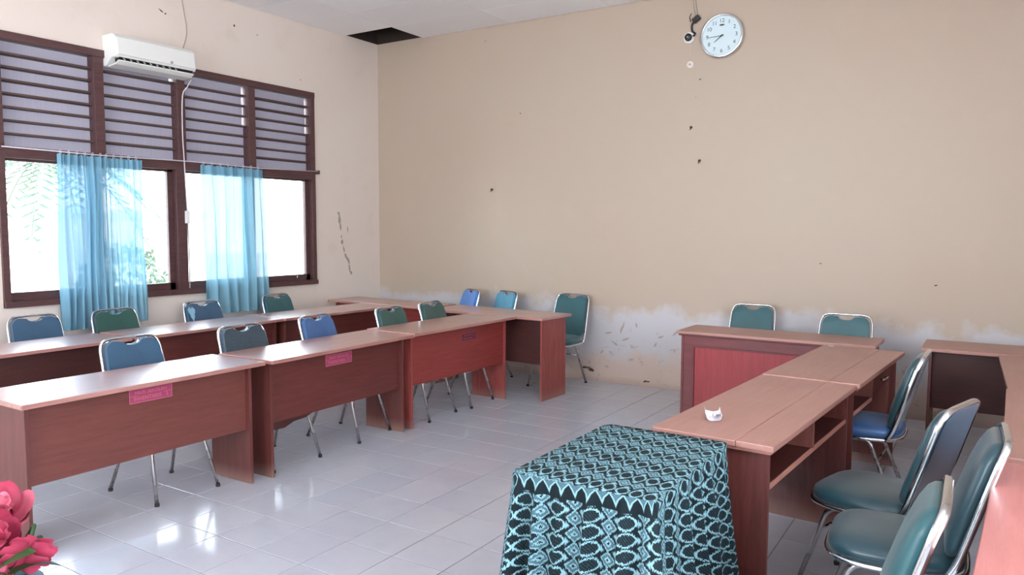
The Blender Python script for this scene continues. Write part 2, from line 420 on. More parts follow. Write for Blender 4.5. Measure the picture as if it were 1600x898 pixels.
# left wall with the window opening y -4.15..-1.03, z .93..2.99, and a second one further along, out of view
WY0, WY1, WZ0, WZ1 = -4.15, -1.03, .93, 2.99
bm = new_bm()
box(bm, -.2, 0, YF - .2, WY0, -.12, HC + .01); box(bm, -.2, 0, WY1, 0, -.12, HC + .01)
box(bm, -.2, 0, WY0, WY1, -.12, WZ0); box(bm, -.2, 0, WY0, WY1, WZ1, HC + .01)
wall_left = struct(mk('wall_left', bm, 'wall_left'))
bm = new_bm()
box(bm, XR, XR + .2, YF - .2, -8.2, -.12, HC + .01); box(bm, XR, XR + .2, -4.6, .2, -.12, HC + .01)
box(bm, XR, XR + .2, -8.2, -4.6, -.12, 1.15); box(bm, XR, XR + .2, -8.2, -4.6, 2.85, HC + .01)
struct(mk('wall_right', bm, 'wall_left'))
bm = new_bm()
box(bm, -.2, .8, YF - .2, YF, -.12, HC + .01); box(bm, 5.6, XR + .2, YF - .2, YF, -.12, HC + .01)
box(bm, .8, 5.6, YF - .2, YF, -.12, 1.15); box(bm, .8, 5.6, YF - .2, YF, 2.85, HC + .01)
struct(mk('wall_front', bm, 'wall_left'))
bm = new_bm()
for d in ((-.2, XR + .2, 0, .2), (-.2, 0, YF - .2, 0), (XR, XR + .2, YF - .2, 0), (0, XR, YF - .2, YF)): box(bm, *d, HC + .01, 4.6)
struct(mk('darkened_gable', bm, 'roof_dark'))  # upper walls coloured dark, shade of the ceiling gap put into the colour
# roof void above the ceiling boards
struct(bx('roof_void', (-.4, XR + .4, YF - .4, .4, 4.6, 4.75), 'roof_dark', bevel=0))

# floor tiles: laid as single pieces; the 300 that show largest are objects, the rest one part
def topx(p):
    d = Vector(p) - CAM; zc = d.dot(CF)
    if zc < .1: return None
    return (800 + 1181.7 * d.dot(CR) / zc, 449 - 1181.7 * d.dot(CU) / zc)
tiles = []
nx0 = int(math.floor((0 - T0X) / TS)); ny1 = int(math.ceil((0 - T0Y) / TS))
for i in range(nx0, int((XR - T0X) / TS) + 1):
    for j in range(int(math.floor((YF - T0Y) / TS)), ny1 + 1):
        x0, x1 = max(T0X + i * TS, 0.001), min(T0X + (i + 1) * TS, XR - .001); y0, y1 = max(T0Y + j * TS, YF + .001), min(T0Y + (j + 1) * TS, -.001)
        if x1 - x0 < .02 or y1 - y0 < .01: continue
        q = [topx(p) for p in ((x0, y0, 0), (x1, y0, 0), (x1, y1, 0), (x0, y1, 0))]
        ar = 0
        if all(q) and max(a[0] for a in q) > 0 and min(a[0] for a in q) < 1600 and min(a[1] for a in q) < 898:
            ar = abs(sum(q[k][0] * q[(k + 1) % 4][1] - q[(k + 1) % 4][0] * q[k][1] for k in range(4))) / 2
            ar = min(ar, 20000)
        tiles.append((ar, x0, x1, y0, y1))
tiles.sort(key=lambda t: -t[0])
g = .0019
bm = new_bm(); h = TS / 2 - g
def tile_geo(bm, x0, x1, y0, y1):
    c = .0022
    A = [bm.verts.new(p) for p in ((x0, y0, -.003), (x1, y0, -.003), (x1, y1, -.003), (x0, y1, -.003))]
    B = [bm.verts.new(p) for p in ((x0, y0, -.001), (x1, y0, -.001), (x1, y1, -.001), (x0, y1, -.001))]
    C = [bm.verts.new(p) for p in ((x0 + c, y0 + c, 0), (x1 - c, y0 + c, 0), (x1 - c, y1 - c, 0), (x0 + c, y1 - c, 0))]
    for k in range(4):
        n = (k + 1) % 4; bm.faces.new((A[k], A[n], B[n], B[k])); bm.faces.new((B[k], B[n], C[n], C[k]))
    bm.faces.new(C); bm.faces.new(A[::-1])
tile_geo(bm, -h, h, -h, h); tme = bpy.data.meshes.new('tile'); bm.to_mesh(tme); bm.free(); tme.materials.append(M['tile'])
restbm = new_bm(); cnt = 0
for ar, x0, x1, y0, y1 in tiles:
    if cnt < 300 and ar > 0:
        full = abs(x1 - x0 - TS) < 1e-4 and abs(y1 - y0 - TS) < 1e-4
        if full: me = tme
        else:
            b = new_bm(); tile_geo(b, -(x1 - x0) / 2 + g, (x1 - x0) / 2 - g, -(y1 - y0) / 2 + g, (y1 - y0) / 2 - g)
            me = bpy.data.meshes.new('tile'); b.to_mesh(me); b.free(); me.materials.append(M['tile'])
        o = bpy.data.objects.new('tile', me); COL.objects.link(o); o.parent = floor
        o.location = ((x0 + x1) / 2, (y0 + y1) / 2, 0); o.rotation_euler = (random.gauss(0, .0007), random.gauss(0, .0007), 0); cnt += 1
    else: tile_geo(restbm, x0 + g, x1 - g, y0 + g, y1 - g)
mk('tile', restbm, 'tile', floor, kind='stuff')

# ceiling boards: one piece missing in the corner
ceiling = struct(bpy.data.objects.new('ceiling', None)); COL.objects.link(ceiling)
xs = [0, .69, 1.86, 3.03, 4.2, 5.37, 6.54, 7.71, XR]; ys = [0, -.54]; 
while ys[-1] > YF: ys.append(max(YF, ys[-1] - .615))
for i in range(len(xs) - 1):
    for j in range(len(ys) - 1):
        if i == 0 and j == 0: continue
        q = .0018
        if xs[i + 1] - xs[i] < .02 or ys[j] - ys[j + 1] < .02: continue
        o = bx('ceiling_board', (xs[i] + q, xs[i + 1] - q, ys[j + 1] + q, ys[j] - q, HC, HC + .006), 'ceil', ceiling, bevel=.0012)
        o.location.z = random.uniform(0, .0015)
bm = new_bm()
for x in xs[1:-1]: box(bm, x - .02, x + .02, YF, -.55, HC + .009, HC + .05)
for y in ys[1:-1]: box(bm, .74, XR, y - .02, y + .02, HC + .0092, HC + .049)
mk('ceiling_batten', bm, 'roof_dark', ceiling)
bm = new_bm()
box(bm, .72, .78, -1.3, 0, HC + .06, HC + .16); box(bm, .0, 1.2, -.62, -.56, HC + .2, HC + .3); box(bm, .3, .34, -2, 0, HC + .5, HC + .58)
mk('roof_beam', bm, 'roof_dark', ceiling)
# thin cover strip between walls and ceiling
bm = new_bm(); box(bm, .71, XR, -.006, 0, HC - .006, HC - .001); struct(mk('trim_back', bm, 'wall_back'))
bm = new_bm(); box(bm, 0, .006, YF, -.56, HC - .006, HC - .001); struct(mk('trim_left', bm, 'wall_left'))

# ------------------------------------------------------------------ the window
win = struct(bpy.data.objects.new('window_1', None)); COL.objects.link(win)
TZ = 2.06
XF0, XF1 = -.13, .022
bx('frame_stile', (XF0, XF1, WY0, WY0 + .05, WZ0, WZ1), 'winframe', win)
bx('frame_stile', (XF0, XF1, WY1 - .05, WY1, WZ0, WZ1), 'winframe', win)
bx('frame_rail', (XF0, XF1 + .006, WY0, WY1, WZ1 - .06, WZ1), 'winframe', win)
bx('frame_rail', (XF0, XF1 + .02, WY0, WY1, WZ0, WZ0 + .045), 'winframe', win)
bx('transom', (XF0, XF1 + .002, WY0 + .05, WY1 - .05, TZ, TZ + .085), 'winframe', win)
my = [-3.37, -2.625, -1.85]
for y in my: bx('mullion', (XF0, XF1 - .002, y - .04, y + .04, TZ + .085, WZ1 - .06), 'winframe', win)
bx('mullion', (XF0, XF1 - .001, -2.70, -2.60, WZ0 + .045, TZ), 'winframe', win)
bx('mullion', (XF0, XF1 - .03, -3.42, -3.37, WZ0 + .045, TZ), 'winframe', win)
bx('mullion', (XF0, XF1 - .03, -1.87, -1.82, WZ0 + .045, TZ), 'winframe', win)
edges = [WY0 + .05, -3.42, -3.37, -2.70, -2.60, -1.87, -1.82, WY1 - .05]
for k in range(4):
    a, b = edges[2 * k], edges[2 * k + 1]; z0, z1 = WZ0 + .045, TZ; s = .052
    bm = new_bm()
    for d in ((a, b, z0, z0 + s + .012), (a, b, z1 - .02, z1), (a, a + .024, z0, z1), (b - s, b, z0, z1)): box(bm, -.075, -.035, *d)
    sash = mk('sash', bm, 'winframe', win, .0015)
    bx('glass_pane', (-.058, -.054, a + .02, b - .045, z0 + s, z1 - .015), 'glass', sash, bevel=0)
    if k in (0, 3):
        bm = new_bm(); tube(bm, smooth_path([(-.035, (a + b) / 2 + .16, z0 + .02), (-.01, (a + b) / 2 + .16, z0 + .03), (-.01, (a + b) / 2 + .165, z0 + .06), (-.015, (a + b) / 2 + .13, z0 + .062)]), .006, 8)
        mk('window_latch', bm, 'steel_leg', sash, smooth=True)
# louver bays
bays = [(WY0 + .05, my[0] - .04), (my[0] + .04, my[1] - .04), (my[1] + .04, my[2] - .04), (my[2] + .04, WY1 - .05)]
lz0, lz1 = TZ + .085, WZ1 - .06; NL = 8; ph = (lz1 - lz0) / NL
for bi, (a, b) in enumerate(bays):
    for k in range(NL):
        z = lz0 + k * ph
        gap = 0.0
        if bi >= 2 and k >= 4: gap = .016 if k != 5 else .008
        if bi == 1 and k == 7: gap = .02
        bx('louver_pane', (-.075, -.070, a, b - gap, z + .001, z + ph - .001), 'louver_glass', win, bevel=0)
        if k:
            bm = new_bm(); jit = random.uniform(-.003, .003)
            pr = [(-.066, z - .009), (-.066, z + .005), (-.018, z + .011 + jit), (-.015, z - .005 + jit)]
            prism(bm, [(p[0], a + .001, p[1]) for p in pr], (0, b - a - .002, 0))
            bmesh.ops.recalc_face_normals(bm, faces=bm.faces)
            mk('louver_slat', bm, 'slat', win, .001)

# ------------------------------------------------------------------ curtains
bm = new_bm(); tube(bm, [(.062, WY0 - .01, 2.135), (.064, -3.4, 2.128), (.066, -2.6, 2.14), (.064, -1.8, 2.132), (.06, WY1 + .01, 2.15)], .0045, 8)
rod = thing('curtain_wire', 'white curtain wire stretched across the window below the louvers', 'curtain rail', (0, 0, 0))
mk('wire', bm, 'cable', rod, smooth=True)
for y in (WY0 - .005, WY1 + .008):
    bx('bracket', (0, .07, y - .012, y + .012, 2.12, 2.16), 'winframe', rod)
def curtain(name, label, y0, y1, ztop, zbot, waves, amp, mat, seed, head_mat, ybot0=None, ybot1=None, hooks=6, pleat=False):
    rnd = random.Random(seed); root = thing(name, label, 'curtain', (0.085, (y0 + y1) / 2, zbot), 0, 'blue curtains on the window wire')
    nu, nv = 150, 26; ybot0 = y0 if ybot0 is None else ybot0; ybot1 = y1 if ybot1 is None else ybot1
    ph_ = [rnd.uniform(0, 6.3) for _ in range(6)]
    def pos(s, t, zt, zb):
        yy0 = y0 + (ybot0 - y0) * t; yy1 = y1 + (ybot1 - y1) * t
        w = s + .03 * math.sin(3 * s + ph_[0] + 1.3 * t)
        if pleat: k = abs(math.sin(waves * PI * w + ph_[1])) ** .45
        else: k = .5 + .5 * math.sin(waves * 2 * PI * w + ph_[1] + .6 * math.sin(2.2 * t + ph_[2]))
        k += .35 * math.sin(waves * 3.3 * PI * w + ph_[3]) * (1 - .5 * t)
        x = (k - .5) * amp * (.75 + .5 * t) + .006 * math.sin(5 * t + 4 * s + ph_[4])
        y = yy0 + (yy1 - yy0) * s + .006 * math.sin(7 * t + ph_[5] + 9 * s)
        return Vector((x, y - (y0 + y1) / 2, zt + (zb - zt) * t - zbot))
    def sheet(zt, zb, off=0.0, t0=0, t1=1):
        bm = new_bm(); G = [[bm.verts.new(pos(i / nu, t0 + (t1 - t0) * j / nv, zt, zb) + Vector((off, 0, .004 * math.sin(i * .9)))) for i in range(nu + 1)] for j in range(nv + 1)]
        for j in range(nv):
            for i in range(nu): bm.faces.new((G[j][i], G[j][i + 1], G[j + 1][i + 1], G[j + 1][i]))
        return bm
    mk('cloth', sheet(ztop, zbot), mat, root, smooth=True)
    mk('heading_tape', sheet(ztop + .004, zbot, .004, 0, .055), head_mat, root, smooth=True)
    for k in range(hooks):
        y = y0 + (y1 - y0) * (k + .5) / hooks - (y0 + y1) / 2
        bm = new_bm(); tube(bm, [Vector((-.021 + .013 * math.cos(a), y, ztop - zbot + .022 + .016 * math.sin(a))) for a in [2 * PI * q / 12 for q in range(12)]], .002, 6, True)
        mk('curtain_ring', bm, 'cable', root, smooth=True)
    return root
curtain('curtain', 'gathered blue curtain with tight folds left of its paler neighbour, left half of window', -3.752, -3.375, 2.108, .72, 7, .04, 'curtain', 3, 'curtain', -3.78, -3.37)
curtain('curtain', 'paler blue curtain with four wide pleats overlapping the gathered one, left of the switch cord', -3.392, -3.068, 2.105, .735, 4.5, .035, 'curtain_b', 5, 'curtain', -3.385, -3.055, 5, True)
curtain('curtain', 'blue curtain hanging alone between the two right window panes', -2.49, -1.78, 2.112, .725, 6.5, .05, 'curtain_b', 9, 'curtain', -2.48, -1.73, 8)

# ------------------------------------------------------------------ air conditioner
ac = thing('air_conditioner', 'white split air conditioner mounted above the left louvers', 'air conditioner', (0, -2.955, 2.86))
AH, AD, AW = .255, .2, .365
def ac_prof(d=0.0): return [(.0, AH), (.15, AH + .004), (.192, AH - .03), (.205, .09), (.19, .062), (.13, .062), (.05, .012), (0.0, .0)]
bm = new_bm(); prism(bm, [(x, -AW, z) for x, z in ac_prof()], (0, 2 * AW, 0)); bmesh.ops.recalc_face_normals(bm, faces=bm.faces)
mk('casing', bm, 'white_plastic', ac, .008, 3, smooth=False)
bm = new_bm(); prism(bm, [(x, -AW + .012, z) for x, z in [(.19, AH - .04), (.196, AH - .03), (.214, .085), (.204, .082)]], (0, 2 * AW - .024, 0)); bmesh.ops.recalc_face_normals(bm, faces=bm.faces)
mk('front_panel', bm, 'white_plastic', ac, .003, 2)
bm = new_bm(); prism(bm, [(x, -AW + .03, z) for x, z in [(.196, .066), (.19, .058), (.135, .028), (.13, .06)]], (0, 2 * AW - .06, 0)); bmesh.ops.recalc_face_normals(bm, faces=bm.faces)
mk('air_outlet', bm, 'black', ac)
bm = new_bm(); prism(bm, [(x, -AW + .02, z) for x, z in [(.05, .0), (.155, .012), (.198, .036), (.196, .044), (.15, .022), (.05, .012)]], (0, 2 * AW - .04, 0)); bmesh.ops.recalc_face_normals(bm, faces=bm.faces)
mk('air_flap', bm, 'white_plastic', ac, .002, 2)
for k in range(9):
    y = -AW + .06 + k * .058
    bm = new_bm(); prism(bm, [(.2, y, .066), (.2, y + .018, .052), (.192, y + .018, .052), (.192, y, .066)], (0, .003, -.014)); mk('louver_vane', bm, 'grey_plastic', ac)
bm = new_bm(); lathe(bm, [(.012, 0), (.012, .004)], 16, Matrix.Translation((.214, .12, .1)) @ Matrix.Rotation(PI / 2, 4, 'Y')); mk('badge', bm, 'grey_plastic', ac)
bm = new_bm(); tube(bm, smooth_path([(.012, -2.6, 3.695), (.01, -2.565, 3.5), (.01, -2.54, 3.3), (.012, -2.60, 3.116)]), .0035, 6)
tag(mk('cable', bm, 'cable_grey', None, smooth=True), 'thin grey cable running from ceiling down to the air conditioner', 'cable')
cord = thing('switch_cord', 'white cord with inline switch hanging from the air conditioner down the window', 'cord', (0, 0, 0))
bm = new_bm(); tube(bm, smooth_path([(.08, -2.56, 2.87), (.05, -2.585, 2.80), (.034, -2.62, 2.72), (.03, -2.628, 2.4), (.034, -2.622, 2.15), (.036, -2.615, 1.9), (.034, -2.605, 1.69)]), .005, 8); mk('cord', bm, 'cable', cord, smooth=True)
bm = new_bm(); tube(bm, smooth_path([(.034, -2.603, 1.58), (.032, -2.60, 1.3), (.03, -2.598, 1.06), (.03, -2.60, .985)]), .006, 8); mk('cord', bm, 'cable_grey', cord, smooth=True)
bm = new_bm(); tube(bm, smooth_path([(.04, -2.59, 1.69), (.04, -2.572, 1.67), (.04, -2.572, 1.6), (.04, -2.59, 1.58)]), .003, 6); mk('cord', bm, 'cable', cord, smooth=True)
bx('inline_switch', (.022, .052, -2.628, -2.588, 1.578, 1.692), 'white_plastic', cord, bevel=.006, seg=2)

# ------------------------------------------------------------------ clock and small wall items
ck = thing('wall_clock', 'round wall clock with chrome rim and pale blue dial', 'clock', (4.135, -.001, 3.268))
RX = Matrix.Rotation(PI / 2, 4, 'X')   # local z -> -y
bm = new_bm(); lathe(bm, [(.17, 0), (.196, .002), (.2, .02), (.192, .038), (.18, .044), (.174, .04), (.172, .026), (.17, .004)], 64, RX, False); mk('rim', bm, 'chrome', ck, smooth=True)
bm = new_bm(); lathe(bm, [(.172, .004), (.172, .024)], 64, RX); mk('dial', bm, 'dial', ck)
for h_ in range(1, 13):
    a = h_ * PI / 6; r = .132
    text_obj('numeral', str(h_), .048, 'ink', ck, Matrix.Translation((r * math.sin(a), -.0255, r * math.cos(a))) @ RX)
def hand(name, ang, ln, tail, w, y):
    a = math.radians(ang); d = Vector((math.sin(a), 0, math.cos(a))); s = Vector((math.cos(a), 0, -math.sin(a)))
    bm = new_bm(); prism(bm, [d * -tail - s * w, d * -tail + s * w, d * ln + s * w * .4, d * ln - s * w * .4], (0, -.0015, 0)); bmesh.ops.recalc_face_normals(bm, faces=bm.faces)
    o = mk(name, bm, 'ink_black', ck); o.location.y = y; return o
hand('hour_hand', 232, .085, .015, .0052, -.028); hand('minute_hand', 267, .125, .02, .0028, -.031); hand('second_hand', 50, .02, .004, .002, -.033)
bm = new_bm(); lathe(bm, [(.006, .025), (.006, .036)], 16, RX); mk('pivot', bm, 'ink_black', ck)
bm = new_bm(); lathe(bm, [(.024, .0242), (.024, .0252)], 24, RX @ Matrix.Diagonal((1, .32, 1, 1))); o = mk('dial_emblem', bm, 'ink', ck); o.location = (0, 0, .095)

cm = thing('security_camera', 'small white round camera with black lens left of the clock', 'camera', (3.83, -.001, 3.29))
bm = new_bm(); lathe(bm, [(.052, 0), (.052, .02), (.045, .03)], 32, RX); mk('base', bm, 'white_plastic', cm, smooth=False, bevel=.004, seg=2)
bm = new_bm(); lathe(bm, [(.034, .028), (.034, .045), (.026, .056), (.008, .06)], 32, RX); mk('lens_housing', bm, 'black', cm, smooth=True)
bm = new_bm(); lathe(bm, [(.006, .056), (.006, .062)], 12, RX); mk('lens', bm, 'chrome', cm)
wb = thing('outlet_box', 'small cream round box on wall below the security camera', 'outlet', (3.843, -.001, 3.05))
bm = new_bm(); lathe(bm, [(.034, 0), (.034, .012), (.028, .016)], 28, RX); mk('cover', bm, 'wall_left', wb, .002, 2)
bm = new_bm(); lathe(bm, [(.011, .012), (.011, .019)], 16, RX); mk('plug_hole', bm, 'grey_plastic', wb)
pa = thing('power_adapter', 'black adapter hanging on its cables left of the clock', 'adapter', (3.9, -.03, 3.445))
b_ = bx('body', (-.036, .036, -.025, .025, -.022, .022), 'black', pa, bevel=.008, seg=2); b_.rotation_euler = (0, -.6, 0)
bm = new_bm(); tube(bm, smooth_path([(-.02, .0, -.02), (-.045, .01, -.05), (-.04, .012, -.1), (-.012, .01, -.125), (-.03, .0, -.15)]), .009, 8); mk('plug_lead', bm, 'black', pa, smooth=True)
bm = new_bm(); tube(bm, smooth_path([(-.05, .01, .06), (-.068, .012, .03), (-.06, .014, -.01)]), .004, 6); mk('loop_lead', bm, 'stain', pa, smooth=True)
for dx, lb in ((-.035, 'pale cable descending from ceiling to the black adapter, left one'), (-.012, 'pale cable descending from ceiling to the black adapter, right one')):
    bm = new_bm(); tube(bm, smooth_path([(3.9 + dx, -.006, HC - .014), (3.9 + dx - .004, -.007, 3.6), (3.9 + dx + .012, -.008, 3.5), (3.9 + dx * .4 - .01, -.014, 3.47)]), .0028, 6)
    tag(mk('cable', bm, 'cable_grey', None, smooth=True), lb, 'cable')
bm = new_bm(); tube(bm, smooth_path([(3.845, -.004, 3.238), (3.843, -.005, 3.16), (3.844, -.004, 3.085)]), .0025, 6)
tag(mk('cable', bm, 'wall_left', None, smooth=True), 'short painted-over cable between camera and round box', 'cable')

def hook(x, z, label):
    t = thing('wall_hook', label, 'hook', (x, -.001, z))
    bm = new_bm(); lathe(bm, [(.013, 0), (.013, .006), (.008, .009)], 12, RX); mk('plate', bm, 'stain', t)
    bm = new_bm(); tube(bm, smooth_path([(0, -.008, 0), (0, -.024, .0), (.004, -.026, -.016), (-.006, -.016, -.024)]), .004, 6); mk('prong', bm, 'stain', t, smooth=True)
hook(3.862, 2.479, 'upper of two dark hooks in the wall below the clock')
hook(3.948, 2.17, 'lower of two dark hooks in the wall below the clock')
hook(1.641, 1.962, 'small brown hook alone on the left half of the long wall')
def blob(mat, y_or_x, a, b, ra, rb, label_name, parent, rot=0, plane='back', seed=0):
    rnd = random.Random(seed); n = 14; pts = []
    for k in range(n):
        t = 2 * PI * k / n; r = rnd.uniform(.6, 1.15); u, v = ra * r * math.cos(t), rb * r * math.sin(t)
        u, v = u * math.cos(rot) - v * math.sin(rot), u * math.sin(rot) + v * math.cos(rot)
        pts.append((a + u, -.0004, b + v) if plane == 'back' else (.0004, a + u, b + v))
    bm = new_bm(); prism(bm, pts, (0, -.0012, 0) if plane == 'back' else (.0012, 0, 0)); bmesh.ops.recalc_face_normals(bm, faces=bm.faces)
    return mk(label_name, bm, mat, parent)
wall_b = bpy.data.objects['wall_back']; wall_l = wall_left
for i, (a, b, ra, rb, rt) in enumerate([(3.937, 2.908, .011, .006, .4), (3.9, 2.75, .005, .003, 0), (2.80, .125, .055, .012, .1), (2.86, .108, .045, .018, -.2), (3.478, .052, .035, .009, 0), (3.45, .05, .02, .01, .3), (5.9, 1.1, .013, .006, .3), (5.03, 1.25, .01, .006, 0), (1.55, 3.55, .006, .006, 0), (2.0, 2.75, .006, .01, 1)]):
    blob('stain', 0, a, b, ra, rb, 'wall_mark', wall_b, rt, 'back', i)
for i, (a, b, ra, rb, rt) in enumerate([(3.2, .56, .07, .012, 1.2), (3.24, .45, .05, .01, .4), (3.35, .60, .03, .012, 1.9), (3.55, .42, .03, .01, 1.2), (3.6, .5, .04, .01, .3), (3.05, .50, .05, .012, .2), (3.12, .4, .05, .01, -.5), (2.98, .3, .03, .01, .9), (3.3, .25, .03, .01, .2), (3.75, .55, .05, .012, .7)]):
    blob('plaster', 0, a, b, ra, rb, 'plaster_scar', wall_b, rt, 'back', i + 40)
for i, (a, b, ra, rb, rt) in enumerate([(-.672, 1.70, .018, .028, .3), (-.662, 1.63, .022, .05, .1), (-.648, 1.56, .014, .055, .15), (-.635, 1.44, .010, .022, .3), (-.625, 1.38, .022, .03, .2), (-.60, 1.30, .010, .045, .3), (-.565, 1.21, .018, .055, .5), (-.53, 1.16, .018, .045, .4), (-.515, 1.08, .014, .05, .1), (-.49, 1.02, .018, .03, .5), (-.535, 1.52, .007, .04, .1)]):
    blob('plaster', 0, a, b, ra, rb, 'plaster_scar', wall_l, rt, 'left', i + 10)
for i, (a, b, ra, rb, rt) in enumerate([(-2.779, 3.44, .03, .006, -.5), (-2.74, 3.425, .012, .008, 0), (-2.018, 3.482, .012, .012, 0), (-1.75, 3.45, .006, .006, 0), (-1.2, 3.1, .008, .005, 0)]):
    blob('stain', 0, a, b, ra, rb, 'wall_mark', wall_l, rt, 'left', i + 30)

# ------------------------------------------------------------------ desks
def desk(name, label, cx, cy, rz, L=1.36, D=.5, H=.745, top='top', panel='panel_a', side='side', front_over=.075, sd=.37, recess=.035,
         pan_z=.33, kind='plain', group=None, sign=None, boards=None, cat='desk', side_over=.045, scar=False):
    """local +Y is the front (the side of the modesty panel); origin on the floor under the centre of the top"""
    r = thing(name, label, cat, (cx, cy, 0), rz, group)
    T = .024; x0, x1 = -L / 2, L / 2; yf = D / 2 - front_over; yb = yf - sd
    ysplit = [-D / 2] + (boards or []) + [D / 2]
    for a, b in zip(ysplit, ysplit[1:]):
        nm = 'desktop' if not boards else 'desktop_board'
        bx(nm, (x0, x1, a + (.0006 if boards else 0), b - (.0006 if boards else 0), H - T, H), top, r, bevel=.0035, seg=2)
    if kind in ('teacher', 'teacher_drawer', 'podium'):
        bm = new_bm(); q = .012; box(bm, x0 + q, x1 - q, -D / 2 + q, D / 2 - q, H - T - .014, H - T); mk('top_moulding', bm, 'edge' if kind != 'podium' else 'podium_frame', r, .004, 2)
        tz = H - T - .014
    else: tz = H - T
    S = .018
    for s in (-1, 1):
        a = s * (L / 2 - side_over); bx('side_panel', (min(a, a - s * S), max(a, a - s * S), yb, yf, 0.0, tz), side, r, bevel=.001)
    xi0, xi1 = x0 + side_over + S, x1 - side_over - S
    if kind == 'podium':
        fr = bx('front_rail', (xi0, xi1, yf - .03, yf - .002, tz - .075, tz), 'podium_frame', r)
        for a, b in ((xi0, xi0 + .075), (xi1 - .075, xi1)): bx('front_stile', (a, b, yf - .03, yf - .002, .0, tz - .075), 'podium_frame', r)
        bx('front_rail', (xi0 + .075, xi1 - .075, yf - .03, yf - .002, .0, .09), 'podium_frame', r)
        bx('front_panel', (xi0 + .075, xi1 - .075, yf - .024, yf - .012, .09, tz - .075), 'podium', r)
        bm = new_bm(); m_ = .012
        for d in ((xi0 + .075, xi1 - .075, tz - .087, tz - .075), (xi0 + .075, xi1 - .075, .09, .102), (xi0 + .075, xi0 + .087, .102, tz - .087), (xi1 - .087, xi1 - .075, .102, tz - .087)):
            box(bm, d[0], d[1], yf - .012, yf - .001, d[2], d[3])
        mk('panel_moulding', bm, 'podium_frame', r, .002)
    else:
        bx('modesty_panel', (xi0, xi1, yf - recess - .012, yf - recess, pan_z, tz), panel, r, bevel=.001)
    if kind in ('teacher', 'teacher_drawer'):
        sh_ = bx('shelf', (xi0, xi1 if kind == 'teacher' else -.1, yb + .012, yf - recess - .014, H - .19, H - .172), 'dark', r)
        bx('shelf_edge', (xi0, xi1 if kind == 'teacher' else -.1, yb + .004, yb + .0118, H - .192, H - .170), 'edge', sh_)
        bx('shelf_divider', (-.109 if kind != 'teacher' else -.009, -.091 if kind != 'teacher' else .009, yb + .002, yf - recess - .014, H - .172, tz), 'side_brown', r)
        if kind == 'teacher_drawer':
            dr = bx('drawer', (-.085, .42, yb + .004, yf - .1, H - .15, tz - .004), 'side_brown', r)
            bm = new_bm(); tube(bm, fillet([(.11, yb + .004, H - .1), (.11, yb - .02, H - .1), (.22, yb - .02, H - .1), (.22, yb + .004, H - .1)], .008), .005, 8); mk('drawer_handle', bm, 'handle', dr, smooth=True)
            bx('inner_upright', (.425, .441, yb + .01, yf - .1, .1, tz), 'side_brown', r)
    if sign:
        sx, sw, sh, sz, bgm, lm, txt = sign; yy = yf - recess + .0004
        sg = bx('inventory_stencil', (sx - sw / 2, sx + sw / 2, yy, yy + .0006, sz - sh / 2, sz + sh / 2), bgm, r, bevel=0)
        sg['label'] = 'painted inventory stencil with two lines of small lettering'
        bm = new_bm(); w_ = .0032; y0_, y1_ = yy + .0006, yy + .0012
        for d in ((sx - sw / 2, sx + sw / 2, sz + sh / 2 - w_, sz + sh / 2), (sx - sw / 2, sx + sw / 2, sz - sh / 2, sz - sh / 2 + w_), (sx - sw / 2, sx - sw / 2 + w_, sz - sh / 2, sz + sh / 2), (sx + sw / 2 - w_, sx + sw / 2, sz - sh / 2, sz + sh / 2), (sx - sw / 2, sx - sw * .3, sz - .0012, sz + .0012), (sx + sw * .3, sx + sw / 2, sz - .0012, sz + .0012)):
            box(bm, d[0], d[1], y0_, y1_, d[2], d[3])
        mk('stencil_border', bm, lm, sg)
        # viewed from +Y, so text runs along -X
        F = Matrix(((-1, 0, 0, 0), (0, 0, 1, 0), (0, 1, 0, 0), (0, 0, 0, 1)))
        text_obj('lettering', txt[0], sh * .34, lm, sg, Matrix.Translation((sx, yy + .0012, sz + sh * .2)) @ F)
        text_obj('lettering', txt[1], sh * .38, lm, sg, Matrix.Translation((sx, yy + .0012, sz - sh * .21)) @ F)
    if scar:
        bm = new_bm(); prism(bm, [(xi1 - .0, yf - recess - .012, pan_z + .001), (xi1 - .36, yf - recess - .012, pan_z + .001), (xi1 - .3, yf - recess - .012, pan_z - .02), (xi1 - .2, yf - recess - .012, pan_z - .025), (xi1 - .12, yf - recess - .012, pan_z - .05), (xi1, yf - recess - .012, pan_z - .045)], (0, .008, 0)); bmesh.ops.recalc_face_normals(bm, faces=bm.faces)
        o = mk('broken_edge', bm, 'dark', r); o['label'] = 'splintered dark strip hanging under the panel'
    return r
FX = -PI / 2   # front facing +X
# front row: local +Y -> world +X ; local +X -> world -Y
g1 = 'front row of long brown desks'
st1 = ('st_bg', 'st_line', ('MILIK SEKOLAH', 'INVENTARIS   5'))
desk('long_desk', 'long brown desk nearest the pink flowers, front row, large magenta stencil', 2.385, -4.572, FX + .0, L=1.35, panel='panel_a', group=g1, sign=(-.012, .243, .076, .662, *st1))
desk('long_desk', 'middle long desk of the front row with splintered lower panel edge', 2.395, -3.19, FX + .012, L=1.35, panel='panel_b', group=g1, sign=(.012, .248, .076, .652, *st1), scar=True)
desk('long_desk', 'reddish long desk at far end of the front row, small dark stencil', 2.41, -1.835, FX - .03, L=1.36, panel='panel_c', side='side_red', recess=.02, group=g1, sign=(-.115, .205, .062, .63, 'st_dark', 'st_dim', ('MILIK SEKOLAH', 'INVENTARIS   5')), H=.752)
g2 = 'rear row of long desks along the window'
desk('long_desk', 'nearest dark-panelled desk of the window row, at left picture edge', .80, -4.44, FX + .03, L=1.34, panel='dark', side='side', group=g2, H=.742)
desk('long_desk', 'middle desk of the window row with bright window glare on top', .80, -3.05, FX + .01, L=1.38, panel='panel_b', side='side', group=g2, H=.745)
